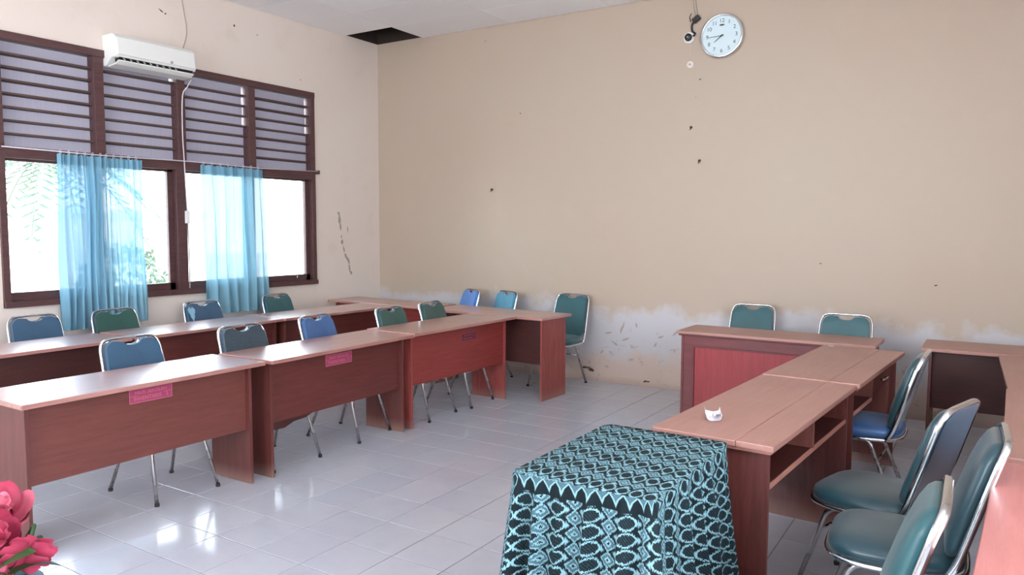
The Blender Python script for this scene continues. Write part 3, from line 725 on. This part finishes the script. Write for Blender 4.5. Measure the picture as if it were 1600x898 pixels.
desk('long_desk', 'farthest desk of the window row, its end meeting the corner desk', .86, -1.70, FX - .05, L=1.36, panel='panel_b', side='side', group=g2, H=.75)
g3 = 'desks along the long wall'
desk('long_desk', 'corner desk across the end of the window row, red front panel', .86, -.79, PI - .03, L=1.42, D=.46, panel='panel_c', side='side_red', group=g3, H=.757)
desk('long_desk', 'desk along the wall with scuffed red end panel beside the lone chair', 2.29, -.87, PI - .06, L=1.36, D=.5, panel='dark', side='side_red', group=g3, H=.752, recess=.10, sd=.4, front_over=.03, side_over=.022, pan_z=.31)
desk('long_desk', 'desk at right picture edge by the wall with dark recessed panel', 6.60, -.86, PI, L=1.42, D=.48, panel='dark', side='side', group=g3, top='top_pale', recess=.10, sd=.4, front_over=.05, pan_z=.31)
desk('podium_desk', 'cherry red podium desk with framed front panel before the wall', 4.92, -1.01, PI - .01, L=1.42, D=.44, H=.75, top='top_pale', side='podium_frame', kind='podium', front_over=.03, sd=.38, side_over=.03, cat='desk')
# teacher desks: open side faces +X, so the panel faces -X: local +Y -> -X
FL = PI / 2
desk('teacher_desk', 'nearer teacher desk with open shelf under the top, crumpled paper on it', 5.425, -3.36, FL - .065, L=1.38, D=.49, top='top_pale', side='side', panel='dark', kind='teacher', front_over=.03, sd=.43, side_over=.05, pan_z=.2, group='teacher desks standing end to end', boards=[-.1])
desk('teacher_desk', 'farther teacher desk with drawer, blue chair tucked in', 5.525, -2.035, FL - .07, L=1.30, D=.50, top='top_pale', side='side', panel='dark', kind='teacher_drawer', front_over=.03, sd=.43, side_over=.05, pan_z=.2, group='teacher desks standing end to end', boards=[-.1], H=.752)
g4 = 'desks running down the right picture edge'
desk('long_desk', 'farthest desk on the right edge, its end against the wall desk', 6.61, -1.78, FL + .028, L=1.24, D=.52, top='top_pale', panel='dark', side='side', group=g4, recess=.1, front_over=.05, sd=.42)
desk('long_desk', 'middle desk on the right edge behind the tall dark teal chair', 6.605, -3.10, FL - .02, L=1.37, D=.52, top='top_pale', panel='dark', side='side', group=g4, recess=.1, front_over=.05, sd=.42, H=.755)
desk('long_desk', 'redder desk at the lower right corner of the picture', 6.545, -4.56, FL - .047, L=1.50, D=.53, top='top_red', panel='panel_a', side='side_red', group=g4, recess=.02, front_over=.03, sd=.44, boards=[.02])

# ------------------------------------------------------------------ chairs
def rrect(w0, w1, h, r0, r1, n=6):
    """outline in (y,z): bottom half-width w0, top half-width w1, height h, corner radii r0 (bottom) r1 (top)"""
    pts = []
    for cx, cz, r, a0 in ((w0 - r0, r0, r0, -90), (w1 - r1, h - r1, r1, 0), (-(w1 - r1), h - r1, r1, 90), (-(w0 - r0), r0, r0, 180)):
        for k in range(n + 1):
            a = math.radians(a0 + 90 * k / n); pts.append((cx + r * math.cos(a), cz + r * math.sin(a)))
    return pts
def lean(h):           # backrest plane: x at height z
    t = (h - .44) / .43
    return -.19 - .13 * t + .012 * math.sin(PI * min(1, max(0, t)))
def make_chair(label, vin, notched=True):
    r = thing('banquet_chair', label, 'chair')
    # seat cushion
    bm = new_bm(); n = 40; rings = []
    def ring(sc, z, exp=3.6):
        R = []
        for k in range(n):
            a = 2 * PI * k / n; c, s = math.cos(a), math.sin(a)
            x = .215 * math.copysign(abs(c) ** (2 / exp), c) * sc; w = .212 - .018 * (-(x) / .215 if x < 0 else 0)
            R.append(bm.verts.new((x - .008, w * math.copysign(abs(s) ** (2 / exp), s) * sc, z)))
        return R
    prof = [(.93, .418), (1.0, .428), (1.015, .445), (.99, .462), (.93, .474), (.8, .483), (.55, .489), (.25, .491)]
    for s_, z_ in prof: rings.append(ring(s_, z_))
    for A, B in zip(rings, rings[1:]):
        for k in range(n): bm.faces.new((A[k], A[(k + 1) % n], B[(k + 1) % n], B[k]))
    bm.faces.new(rings[0][::-1]); bm.faces.new(rings[-1])
    mk('seat', bm, vin, r, smooth=True)
    # chrome rim round the seat
    bm = new_bm(); P = []
    for k in range(36):
        a = 2 * PI * k / 36; c, s = math.cos(a), math.sin(a)
        P.append((.22 * math.copysign(abs(c) ** .58, c) - .008, .216 * math.copysign(abs(s) ** .58, s), .416))
    tube(bm, P, .009, 8, True); mk('seat_rim', bm, 'chrome', r, smooth=True)
    # backrest cushion with hand notch
    out = rrect(.187, .168, .390, .05, .062); zb = .478
    notch = [(.058 * math.cos(math.radians(a)), .390 - .03 * math.sin(math.radians(a)) ** .8) for a in (8, 35, 60, 90, 120, 145, 172)]
    pts = []
    done = False
    for p in out:
        pts.append(p)
    # insert the notch on the top edge (between the two top corners)
    ti = max(i for i, p in enumerate(pts) if p[0] > 0 and p[1] > .389)
    pts = pts[:ti + 1] + notch + pts[ti + 1:]
    def slab(th0, th1, sc=1.0):
        bm = new_bm()
        A = [bm.verts.new((lean(zb + z * sc) + th0, y * sc, zb + z * sc)) for y, z in pts]; B = [bm.verts.new((lean(zb + z * sc) + th1, y * sc, zb + z * sc)) for y, z in pts]; m = len(pts)
        bm.faces.new(A); bm.faces.new(B[::-1])
        for i in range(m): bm.faces.new((A[i], B[i], B[(i + 1) % m], A[(i + 1) % m]))
        bmesh.ops.recalc_face_normals(bm, faces=bm.faces); bmesh.ops.triangulate(bm, faces=[f for f in bm.faces if len(f.verts) > 4]); return bm
    if notched: mk('backrest', slab(.012, .04), vin, r, .007, 3)
    else:
        pts = out; bm = new_bm(); rings = []; m = len(pts)
        for sc, off in ((.97, .010), (1.0, .018), (.995, .032), (.95, .043), (.82, .052), (.6, .058), (.35, .061), (.12, .062)):
            rings.append([bm.verts.new((lean(zb + .197 + (z - .197) * sc) + off, y * sc, zb + .197 + (z - .197) * sc)) for y, z in pts])
        for A, B in zip(rings, rings[1:]):
            for i in range(m): bm.faces.new((A[i], A[(i + 1) % m], B[(i + 1) % m], B[i]))
        bm.faces.new(rings[0][::-1]); bm.faces.new(rings[-1]); bmesh.ops.recalc_face_normals(bm, faces=bm.faces)
        mk('backrest', bm, vin, r, smooth=True)
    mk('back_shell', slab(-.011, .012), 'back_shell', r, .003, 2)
    # notch lip
    if notched: bm = new_bm(); tube(bm, [(lean(zb + z) + .018, y, zb + z - .001) for y, z in notch], .0, 8, flat=(.013, .003), up=(1, 0, 0)); mk('handle_rim', bm, 'chrome', r, smooth=True)
    # back frame: oval tube round the back, running on down to the seat
    fr = [(.2, .41), (.2, .47), (.186, .82), (.168, .866), (.12, .878), (-.12, .878), (-.168, .866), (-.186, .82), (-.2, .47), (-.2, .41)]
    P = fillet([(lean(z) + .004 + (.02 if z < .45 else 0), y, z) for y, z in fr], .05, 4)
    bm = new_bm(); tube(bm, P, .0, 10, flat=(.0125, .008), up=(1, 0, .3)); mk('back_frame', bm, 'chrome', r, smooth=True)
    # legs: inverted U side frames, split at the middle
    for s in (-1, 1):
        y0 = s * .155; y1 = s * .196
        for pts_ in ([(.0, y0, .398), (.12, y0, .396), (.235, y1, .012)], [(.0, y0, .398), (-.075, y0, .396), (-.225, y1, .012)]):
            bm = new_bm(); tube(bm, fillet(pts_, .055, 6), .0105, 10); lg = mk('leg', bm, 'steel_leg', r, smooth=True)
            bm = new_bm(); e = Vector(pts_[2]); lathe(bm, [(.0125, 0), (.0135, .006), (.0125, .018)], 12, Matrix.Translation((e.x - .001 * s, e.y, 0))); mk('rubber_foot', bm, 'rubber', lg)
    bm = new_bm()
    tube(bm, [(.148, -.168, .29), (.148, .168, .29)], .006, 8); mk('stretcher', bm, 'steel_leg', r, smooth=True)
    bm = new_bm(); tube(bm, [(-.12, -.166, .29), (-.12, .166, .29)], .006, 8); mk('stretcher', bm, 'steel_leg', r, smooth=True)
    return r
gA = 'chairs behind the front row of desks'; gB = 'chairs along the window wall'; gE = 'chairs along the long wall'; gC = 'chairs between teacher desks and right desks'
D2R = math.radians
specs = [
 ((2.19, -4.29), 0, 'v_slate', 'blue vinyl chair behind the desk nearest the pink flowers', gA),
 ((2.27, -3.55), 0, 'v_wrap', 'dark chair in wrinkled clear plastic wrap, front row', gA),
 ((2.235, -2.81), 8, 'v_blue', 'bright blue vinyl chair with pointed notch, middle of the front row', gA),
 ((2.30, -2.06), 4, 'v_green', 'green vinyl chair in front row, left one of the two green ones', gA),
 ((2.30, -1.50), 6, 'v_green', 'green vinyl chair in front row, farthest toward the wall', gA),
 ((.53, -4.05), 0, 'v_slate', 'blue vinyl chair under the window, leftmost of the picture', gB),
 ((.58, -3.465), 0, 'v_green', 'dark green chair in front of the left curtains', gB),
 ((.58, -2.66), 0, 'v_slate', 'blue chair with pale patch beside the right curtain', gB),
 ((.56, -1.78), 5, 'v_teal', 'teal chair under the window, farthest from the camera', gB),
 ((1.36, -.45), 240, 'v_bright', 'light blue chair turned sideways near the room corner', gE),
 ((1.83, -.44), 245, 'v_sky', 'pale teal chair turned sideways, second from the room corner', gE),
 ((2.68, -.38), 268, 'v_teal', 'teal chair standing whole beside the scuffed desk end', gE),
 ((4.52, -.46), 270, 'v_teal', 'teal chair behind the left half of the cherry podium desk', gE),
 ((5.33, -.83), 270, 'v_teal', 'teal chair behind the right end of the cherry podium desk', gE),
 ((5.68, -2.25), 178, 'v_blue', 'chair with blue seat tucked under the drawer desk', gC),
 ((5.90, -3.47), 164, 'v_dark', 'dark teal chair with glossy scratched back beside the shelf desk', gC),
 ((6.02, -3.95), 182, 'v_dark', 'dark teal chair backed against the right desks', gC),
 ((5.885, -4.70), 181, 'v_teal', 'teal chair cut by the bottom picture edge', gC),
]
proto = make_chair(specs[0][3], specs[0][2]); proto['group'] = gA; proto.location = (*specs[0][0], 0)
chairs = [proto]; proto_c = None
for (xy, deg, v, lb, gr) in specs[1:]:
    if gr == gC and proto_c is None:
        proto_c = make_chair(lb, v, False); proto_c['group'] = gC; proto_c.location = (*xy, 0); proto_c.rotation_euler.z = D2R(deg); chairs.append(proto_c); [c.data.materials.__setitem__(0, M['v_dark']) for c in proto_c.children if c.name.startswith('backrest')]; continue
    chairs.append(dup(proto_c or proto, (xy[0], xy[1], 0), D2R(deg), lb, gr, {'seat': v, 'backrest': v}))
# pale patch on the backrest of one chair
bm = new_bm(); P = []
for k in range(16):
    a = 2 * PI * k / 16; rr = 1 + .25 * math.sin(3 * a) + .15 * math.sin(7 * a)
    y, z = -.135 + .03 * rr * math.cos(a), .79 + .055 * rr * math.sin(a); P.append((lean(z) + .0425, y, z))
prism(bm, P, (.0012, 0, 0)); bmesh.ops.recalc_face_normals(bm, faces=bm.faces); o = mk('pale_patch', bm, 'patch', chairs[7]); o['label'] = 'pale patch on the backrest'

# ------------------------------------------------------------------ cloth covered table
def cloth():
    x0, x1, y0, y1, Z = 4.975, 5.475, -4.85, -4.115, .752
    cx, cy = (x0 + x1) / 2, (y0 + y1) / 2; hx, hy = (x1 - x0) / 2, (y1 - y0) / 2; R_ = .035
    bm = new_bm(); uvl = bm.loops.layers.uv.new('UVMap')
    per = []      # (px,py,nx,ny,u,side) round the table top
    seg = 70
    def side(ax, ay, bx_, by_, nx, ny, ubase):
        L = math.hypot(bx_ - ax, by_ - ay)
        for k in range(seg): s = k / seg; per.append((ax + (bx_ - ax) * s, ay + (by_ - ay) * s, nx, ny, ubase + L * s))
        return ubase + L
    def corner(px, py, a0, u):
        for k in range(10):
            a = math.radians(a0 + 90 * k / 10); per.append((px + R_ * math.cos(a), py + R_ * math.sin(a), math.cos(a), math.sin(a), u + .012 * k))
        return u + .12
    u = 0.0
    u = side(cx - hx + R_, cy - hy, cx + hx - R_, cy - hy, 0, -1, u); iA = len(per)
    u = corner(cx + hx - R_, cy - hy + R_, -90, u)
    u = side(cx + hx, cy - hy + R_, cx + hx, cy + hy - R_, 1, 0, u + 6)
    u = corner(cx + hx - R_, cy + hy - R_, 0, u)
    u = side(cx + hx - R_, cy + hy, cx - hx + R_, cy + hy, 0, 1, u)
    u = corner(cx - hx + R_, cy + hy - R_, 90, u)
    u = side(cx - hx, cy + hy - R_, cx - hx, cy - hy + R_, -1, 0, u)
    u = corner(cx - hx + R_, cy - hy + R_, 180, u)
    N = len(per); NR = 30; rings = []
    for j in range(NR + 1):
        t = j / NR; R = []
        for k, (px, py, nx, ny, uu) in enumerate(per):
            d = (.745) * t; s = 2 * PI * k / N
            # distance from the nearest corner drives the corner fold
            f = 1.1 - 2.1 * abs(math.sin(s * 11 + .8 * math.sin(s * 3) + .4 * t)) ** .7 + .35 * math.sin(s * 31 + 1.0 + .6 * math.sin(2 * s))
            if nx > .99: f = f * .8 + .6 * math.exp(-((py - (cy - hy + .12)) / .03) ** 2) * -2.0
            amp = (.004 + .036 * t ** .6) if j > 1 else .0
            flare = .003 * min(1, j / 2) + .075 * t
            if t > 0: off = flare + amp * f
            else: off = 0
            if abs(nx) > .05 and abs(ny) > .05: off += .05 * t
            if ny > .5: off = min(off, .012)
            zz = Z - d - (.004 if j else 0)
            if j == 1: off = .004; zz = Z - .016
            R.append(bm.verts.new((px + nx * off, py + ny * off, max(zz, .006))))
        rings.append(R)
    for j in range(NR):
        for k in range(N):
            k2 = (k + 1) % N
            if abs(per[k2][4] - per[k][4]) > 3 and k2 != 0: ua, ub = per[k][4], per[k][4] + .012
            else: ua, ub = per[k][4], (per[k2][4] if k2 else per[k][4] + .012)
            f = bm.faces.new((rings[j][k], rings[j][k2], rings[j + 1][k2], rings[j + 1][k])) if False else bm.faces.new((rings[j + 1][k], rings[j + 1][k2], rings[j][k2], rings[j][k]))
            va, vb = -.745 * j / NR, -.745 * (j + 1) / NR
            us = 0 if per[k][1] < cy - hy + .03 and per[k][3] < -.5 else 6 if ua < 5 else 0
            for lp, q in zip(f.loops, ((ua + us, vb), (ub + us, vb), (ub + us, va), (ua + us, va))): lp[uvl].uv = q
    # top as a grid inside the first ring: concentric shrink with slight unevenness
    prev = rings[0]
    for sc in (.85, .65, .45, .25, .1):
        R = [bm.verts.new((cx + (p[0] - cx) * sc, cy + (p[1] - cy) * sc, Z + .0015 * math.sin(p[0] * 40 + p[1] * 23 + sc * 9))) for p in per]
        for k in range(N): bm.faces.new((prev[k], prev[(k + 1) % N], R[(k + 1) % N], R[k]))
        prev = R
    bm.faces.new(prev)
    for f in bm.faces:
        if f.normal.length == 0: f.normal_update()
        if all(v.co.z > Z - .006 for v in f.verts):
            for lp in f.loops: c = lp.vert.co; lp[uvl].uv = (20 + c.y * .9 + c.x * .12, c.x * 1.05)
    me = bpy.data.meshes.new('tablecloth'); bm.normal_update(); bm.to_mesh(me); bm.free(); me.materials.append(M['ikat'])
    for p in me.polygons: p.use_smooth = True
    o = bpy.data.objects.new('tablecloth', me); COL.objects.link(o)
    return tag(o, 'teal and black ikat patterned cloth draped to the floor over a small table', 'tablecloth')
cloth()

# ------------------------------------------------------------------ crumpled paper
pp = thing('crumpled_paper', 'small crumpled white wrapper on the nearer teacher desk', 'paper', (5.315, -3.80, .746), .5)
def sheet(w, d, fn, n=10):
    bm = new_bm(); G = [[bm.verts.new(fn(i / n, j / n)) for i in range(n + 1)] for j in range(n + 1)]
    for j in range(n):
        for i in range(n): bm.faces.new((G[j][i], G[j][i + 1], G[j + 1][i + 1], G[j + 1][i]))
    return bm
def f1(s, t):
    x = (s - .5) * .08; y = (t - .5) * .05; e = abs(s - .5) * 2
    z = .003 + .024 * e ** 5 + .03 * t * t * (1 - .4 * abs(s - .35)) + .006 * noise.noise(Vector((x * 60, y * 60, 1)))
    return Vector((x * (1 - .2 * e ** 2), y, max(z, .0005)))
o = mk('wrapper', sheet(.08, .05, f1), 'paper', pp); o.modifiers.new('solid', 'SOLIDIFY').thickness = .0006
def f2(s, t):
    a = s * 5.5; x = .018 + .014 * math.cos(a); z = .016 + .012 * math.sin(a); y = (t - .5) * .04 + .006 * noise.noise(Vector((a, t * 4, 3)))
    return Vector((x + .003 * noise.noise(Vector((a, t * 5, 7))), y, z + .003))
o = mk('folded_corner', sheet(.1, .1, f2), 'paper', pp); o.modifiers.new('solid', 'SOLIDIFY').thickness = .0006
bm = new_bm(); prism(bm, [(-.018, -.01, 0), (.016, -.008, 0), (.02, .006, 0), (-.01, .011, 0)], (0, 0, .004)); o = mk('paper_scrap', bm, 'paper', None, .001); o.location = (5.375, -1.43, .753); o.rotation_euler.z = .3
tag(o, 'tiny white scrap at the far end of the drawer desk', 'paper')

# ------------------------------------------------------------------ pink flowers in a floor vase
def petal(ln, w, curl, cup):
    bm = new_bm(); uvl = bm.loops.layers.uv.new('UVMap'); nu, nv = 6, 8; G = []
    for j in range(nv + 1):
        t = j / nv; ww = w * math.sin(PI * min(1, t * .82 + .1)) ** .7 * (1 if t < .97 else .85)
        row = []
        for i in range(nu + 1):
            s = i / nu * 2 - 1
            row.append(bm.verts.new((ln * t * math.cos(curl * t), s * ww, ln * t * math.sin(curl * t) * .8 + cup * (s * s) * ww + .1 * ln * t * t + .003 * math.sin(9 * s + 6 * t))))
        G.append(row)
    for j in range(nv):
        for i in range(nu):
            f = bm.faces.new((G[j][i], G[j][i + 1], G[j + 1][i + 1], G[j + 1][i]))
            for lp, q in zip(f.loops, ((i / nu, j / nv), ((i + 1) / nu, j / nv), ((i + 1) / nu, (j + 1) / nv), (i / nu, (j + 1) / nv))): lp[uvl].uv = q
    me = bpy.data.meshes.new('petal'); bm.to_mesh(me); bm.free()
    for p in me.polygons: p.use_smooth = True
    return me
pm = []
for (ln, w, cu, cp) in ((.085, .036, .5, .35), (.07, .032, .9, .5), (.05, .026, 1.2, .7)):
    a = petal(ln, w, cu, cp); a.materials.append(M['petal']); b = a.copy(); b.materials.clear(); b.materials.append(M['petal_d']); pm.append((a, b))
VX, VY = 4.19, -6.03
vase = thing('flower_vase', 'floor vase below the pink silk flowers at lower left corner', 'vase', (VX, VY, 0))
bm = new_bm(); lathe(bm, [(.09, 0), (.13, .1), (.14, .25), (.10, .40), (.06, .47), (.075, .5), (.06, .5), (.045, .46)], 32); mk('vase_body', bm, 'ceramic', vase, smooth=True)
def flower(label, loc, tilt, az, sc, deep=False, bud=False):
    f = thing('silk_flower', label, 'flower', loc, 0, 'pink silk flowers in the lower left corner')
    f.rotation_euler = (0, tilt, az); f.scale = (sc,) * 3
    lay = ((0, 6, .0, 0), (1, 5, .5, .01), (2, 4, .2, .018)) if not bud else ((2, 5, 0, .0), (2, 4, .4, .006))
    for li, n, ph0, z in lay:
        for k in range(n):
            o = bpy.data.objects.new('petal', pm[li][1 if (deep or (k + li) % 3 == 0) else 0]); COL.objects.link(o); o.parent = f
            el = {0: -.15, 1: -.75, 2: -1.1}[li] if not bud else -1.3 - .1 * li
            o.rotation_euler = (random.uniform(-.15, .15), el + random.uniform(-.15, .15), ph0 + 2 * PI * k / n + random.uniform(-.15, .15)); o.location = (0, 0, z)
    bm = new_bm(); lathe(bm, [(.004, -.02), (.012, -.006), (.01, .012), (.004, .02)], 10); mk('calyx', bm, 'stem', f)
    # stem back to the vase mouth, in local space
    M4 = Matrix.Translation(loc) @ Matrix.Rotation(az, 4, 'Z') @ Matrix.Rotation(tilt, 4, 'Y') @ Matrix.Scale(sc, 4)
    inv = M4.inverted(); tgt = inv @ Vector((VX, VY, .46)); mid = inv @ (Vector(loc) * .45 + Vector((VX, VY, .6)) * .55)
    bm = new_bm(); tube(bm, smooth_path([(0, 0, -.015), (0, 0, -.05), mid, tgt]), .004, 6); mk('stem', bm, 'stem', f, smooth=True)
def at(px, py, z):
    d = (CR * (px - 800) + CU * (449 - py)) / 1181.7 + CF; t = (z - CAM.z) / d.z; return CAM + d * t
flower('large open pink silk flower, topmost in the lower left corner', at(6, 812, .80), .7, -.8, 1.12)
flower('pink silk flower below the large one, cut by the left picture edge', at(-8, 846, .79), .9, -.5, .95, True)
flower('drooping deep pink silk bud beside the desk leg', at(46, 850, .80), 2.0, -.6, 1.15, True, True)
flower('pink silk flower hidden mostly outside the picture, lower left', at(-60, 850, .86), .4, -2.4, 1.0)
flower('pink silk flower tucked low behind the leaves, lower left', at(-34, 905, .74), 1.0, .5, .8)
lf = thing('silk_foliage', 'dark green silk leaves under the pink flowers', 'foliage', (VX, VY, .5))
def leaf_me(ln, w):
    bm = new_bm(); nv = 7; A = []
    for j in range(nv + 1):
        t = j / nv; ww = w * math.sin(PI * t) ** .8 + .0008; z = .18 * ln * math.sin(PI * t * .9)
        A.append([bm.verts.new((ln * t, -ww, z + .2 * ww)), bm.verts.new((ln * t, 0, z - .1 * ww)), bm.verts.new((ln * t, ww, z + .2 * ww))])
    for a, b in zip(A, A[1:]):
        for i in range(2): bm.faces.new((a[i], a[i + 1], b[i + 1], b[i]))
    me = bpy.data.meshes.new('leaf'); bm.to_mesh(me); bm.free(); me.materials.append(M['leaf'])
    for p in me.polygons: p.use_smooth = True
    return me
lm = leaf_me(.12, .035); rnd = random.Random(4)
for k in range(26):
    p = at(rnd.uniform(-80, 22), rnd.uniform(880, 930), .72) - Vector((VX, VY, .5)); p.z += rnd.uniform(-.05, .04)
    o = bpy.data.objects.new('leaf', lm); COL.objects.link(o); o.parent = lf; o.location = p
    o.rotation_euler = (rnd.uniform(-.5, .5), rnd.uniform(-.5, .5), rnd.uniform(-1.6, 2.2)); o.scale = (rnd.uniform(.7, 1.1),) * 3
bm = new_bm()
for k in range(8):
    a = k * .8; tube(bm, smooth_path([(0, 0, -.03), (.03 * math.cos(a), .03 * math.sin(a), .12), (.1 * math.cos(a), .1 * math.sin(a), .24)]), .003, 6)
mk('stem_bunch', bm, 'stem', lf, smooth=True)
b0 = at(48, 893, .72) - Vector((VX, VY, .5))
bm = new_bm(); P = smooth_path([b0 + Vector(q) for q in ((-.06, .01, -.03), (-.02, .0, .0), (.03, 0, -.004), (.07, .0, -.05), (.08, -.02, -.12))], 5); tube(bm, P, 0, 8, flat=(.002, .018), up=(0, .2, 1)); mk('ribbon', bm, 'ribbon', lf, smooth=True)

# ------------------------------------------------------------------ outside, seen washed out through the window
struct(bx('ground', (-40, -.25, -30, 30, -.5, -.3), 'out_ground', bevel=0))
ow = thing('garden_wall', 'pale building wall far outside the window', 'wall', (-14, -1.5, -.3))
bx('wall_body', (-.15, .15, -6, 9, 0, 2.2), 'out_wall', ow); bx('wall_cap', (-.2, .2, -6.05, 9.05, 2.2, 2.3), 'out_wall', ow)
bx('gate', (.16, .22, -1.3, .2, 0, 1.5), 'out_blue', ow)
palm = thing('palm_tree', 'small palm washed out by daylight outside the left pane', 'tree', (-6.2, -.9, -.3))
bm = new_bm(); tube(bm, smooth_path([(0, 0, 0), (.05, .05, 1.0), (.0, .15, 2.1), (-.05, .2, 2.9)]), .09, 10); mk('trunk', bm, 'out_trunk', palm, smooth=True)
for k in range(16):
    a = 2 * PI * k / 16 + rnd.uniform(-.2, .2); up_ = rnd.uniform(.1, .9); ln = rnd.uniform(1.2, 1.7); bm = new_bm(); pts = []
    for j in range(15):
        t = j / 14; pts.append(Vector((math.cos(a) * ln * t, math.sin(a) * ln * t, up_ * t * 1.0 - 1.5 * t * t * (1.1 - up_ * .5))))
    tube(bm, pts, .012, 5)
    sd_ = Vector((-math.sin(a), math.cos(a), 0))
    for j in range(1, 15):
        for s in (-1, 1):
            b = pts[j]; L_ = .34 * math.sin(PI * (j / 15) ** .8) + .06; d = (sd_ * s + Vector((math.cos(a), math.sin(a), 0)) * .5 + Vector((0, 0, -.5))).normalized()
            q = [b, b + d * L_ * .5 + Vector((0, 0, .02)), b + d * L_, b + d * L_ * .5 + (pts[j] - pts[j - 1]).normalized() * .035]
            bm.faces.new([bm.verts.new(p) for p in q])
    o = mk('frond', bm, 'out_leaf', palm); o.location = (-.05, .2, 2.9)
shr = thing('garden_shrub', 'rounded shrub washed out by daylight outside the left pane', 'shrub', (-5.2, -.2, -.3))
bm = new_bm(); tube(bm, [(0, 0, 0), (0, 0, .6)], .05, 8); mk('stem', bm, 'out_trunk', shr)
bm = new_bm()
for k in range(700):
    a = rnd.uniform(0, 2 * PI); c = rnd.uniform(-.6, 1); rr = .62 * rnd.uniform(.75, 1.05); s_ = math.sqrt(1 - c * c)
    p = Vector((rr * s_ * math.cos(a), rr * s_ * math.sin(a), .95 + rr * c)); e1 = Vector((rnd.gauss(0, 1), rnd.gauss(0, 1), rnd.gauss(0, 1))).normalized(); e2 = e1.orthogonal().normalized()
    bm.faces.new([bm.verts.new(q) for q in (p, p + e1 * .06 + e2 * .025, p + e1 * .12, p + e1 * .06 - e2 * .025)])
mk('leaves', bm, 'out_leaf', shr, kind='stuff')
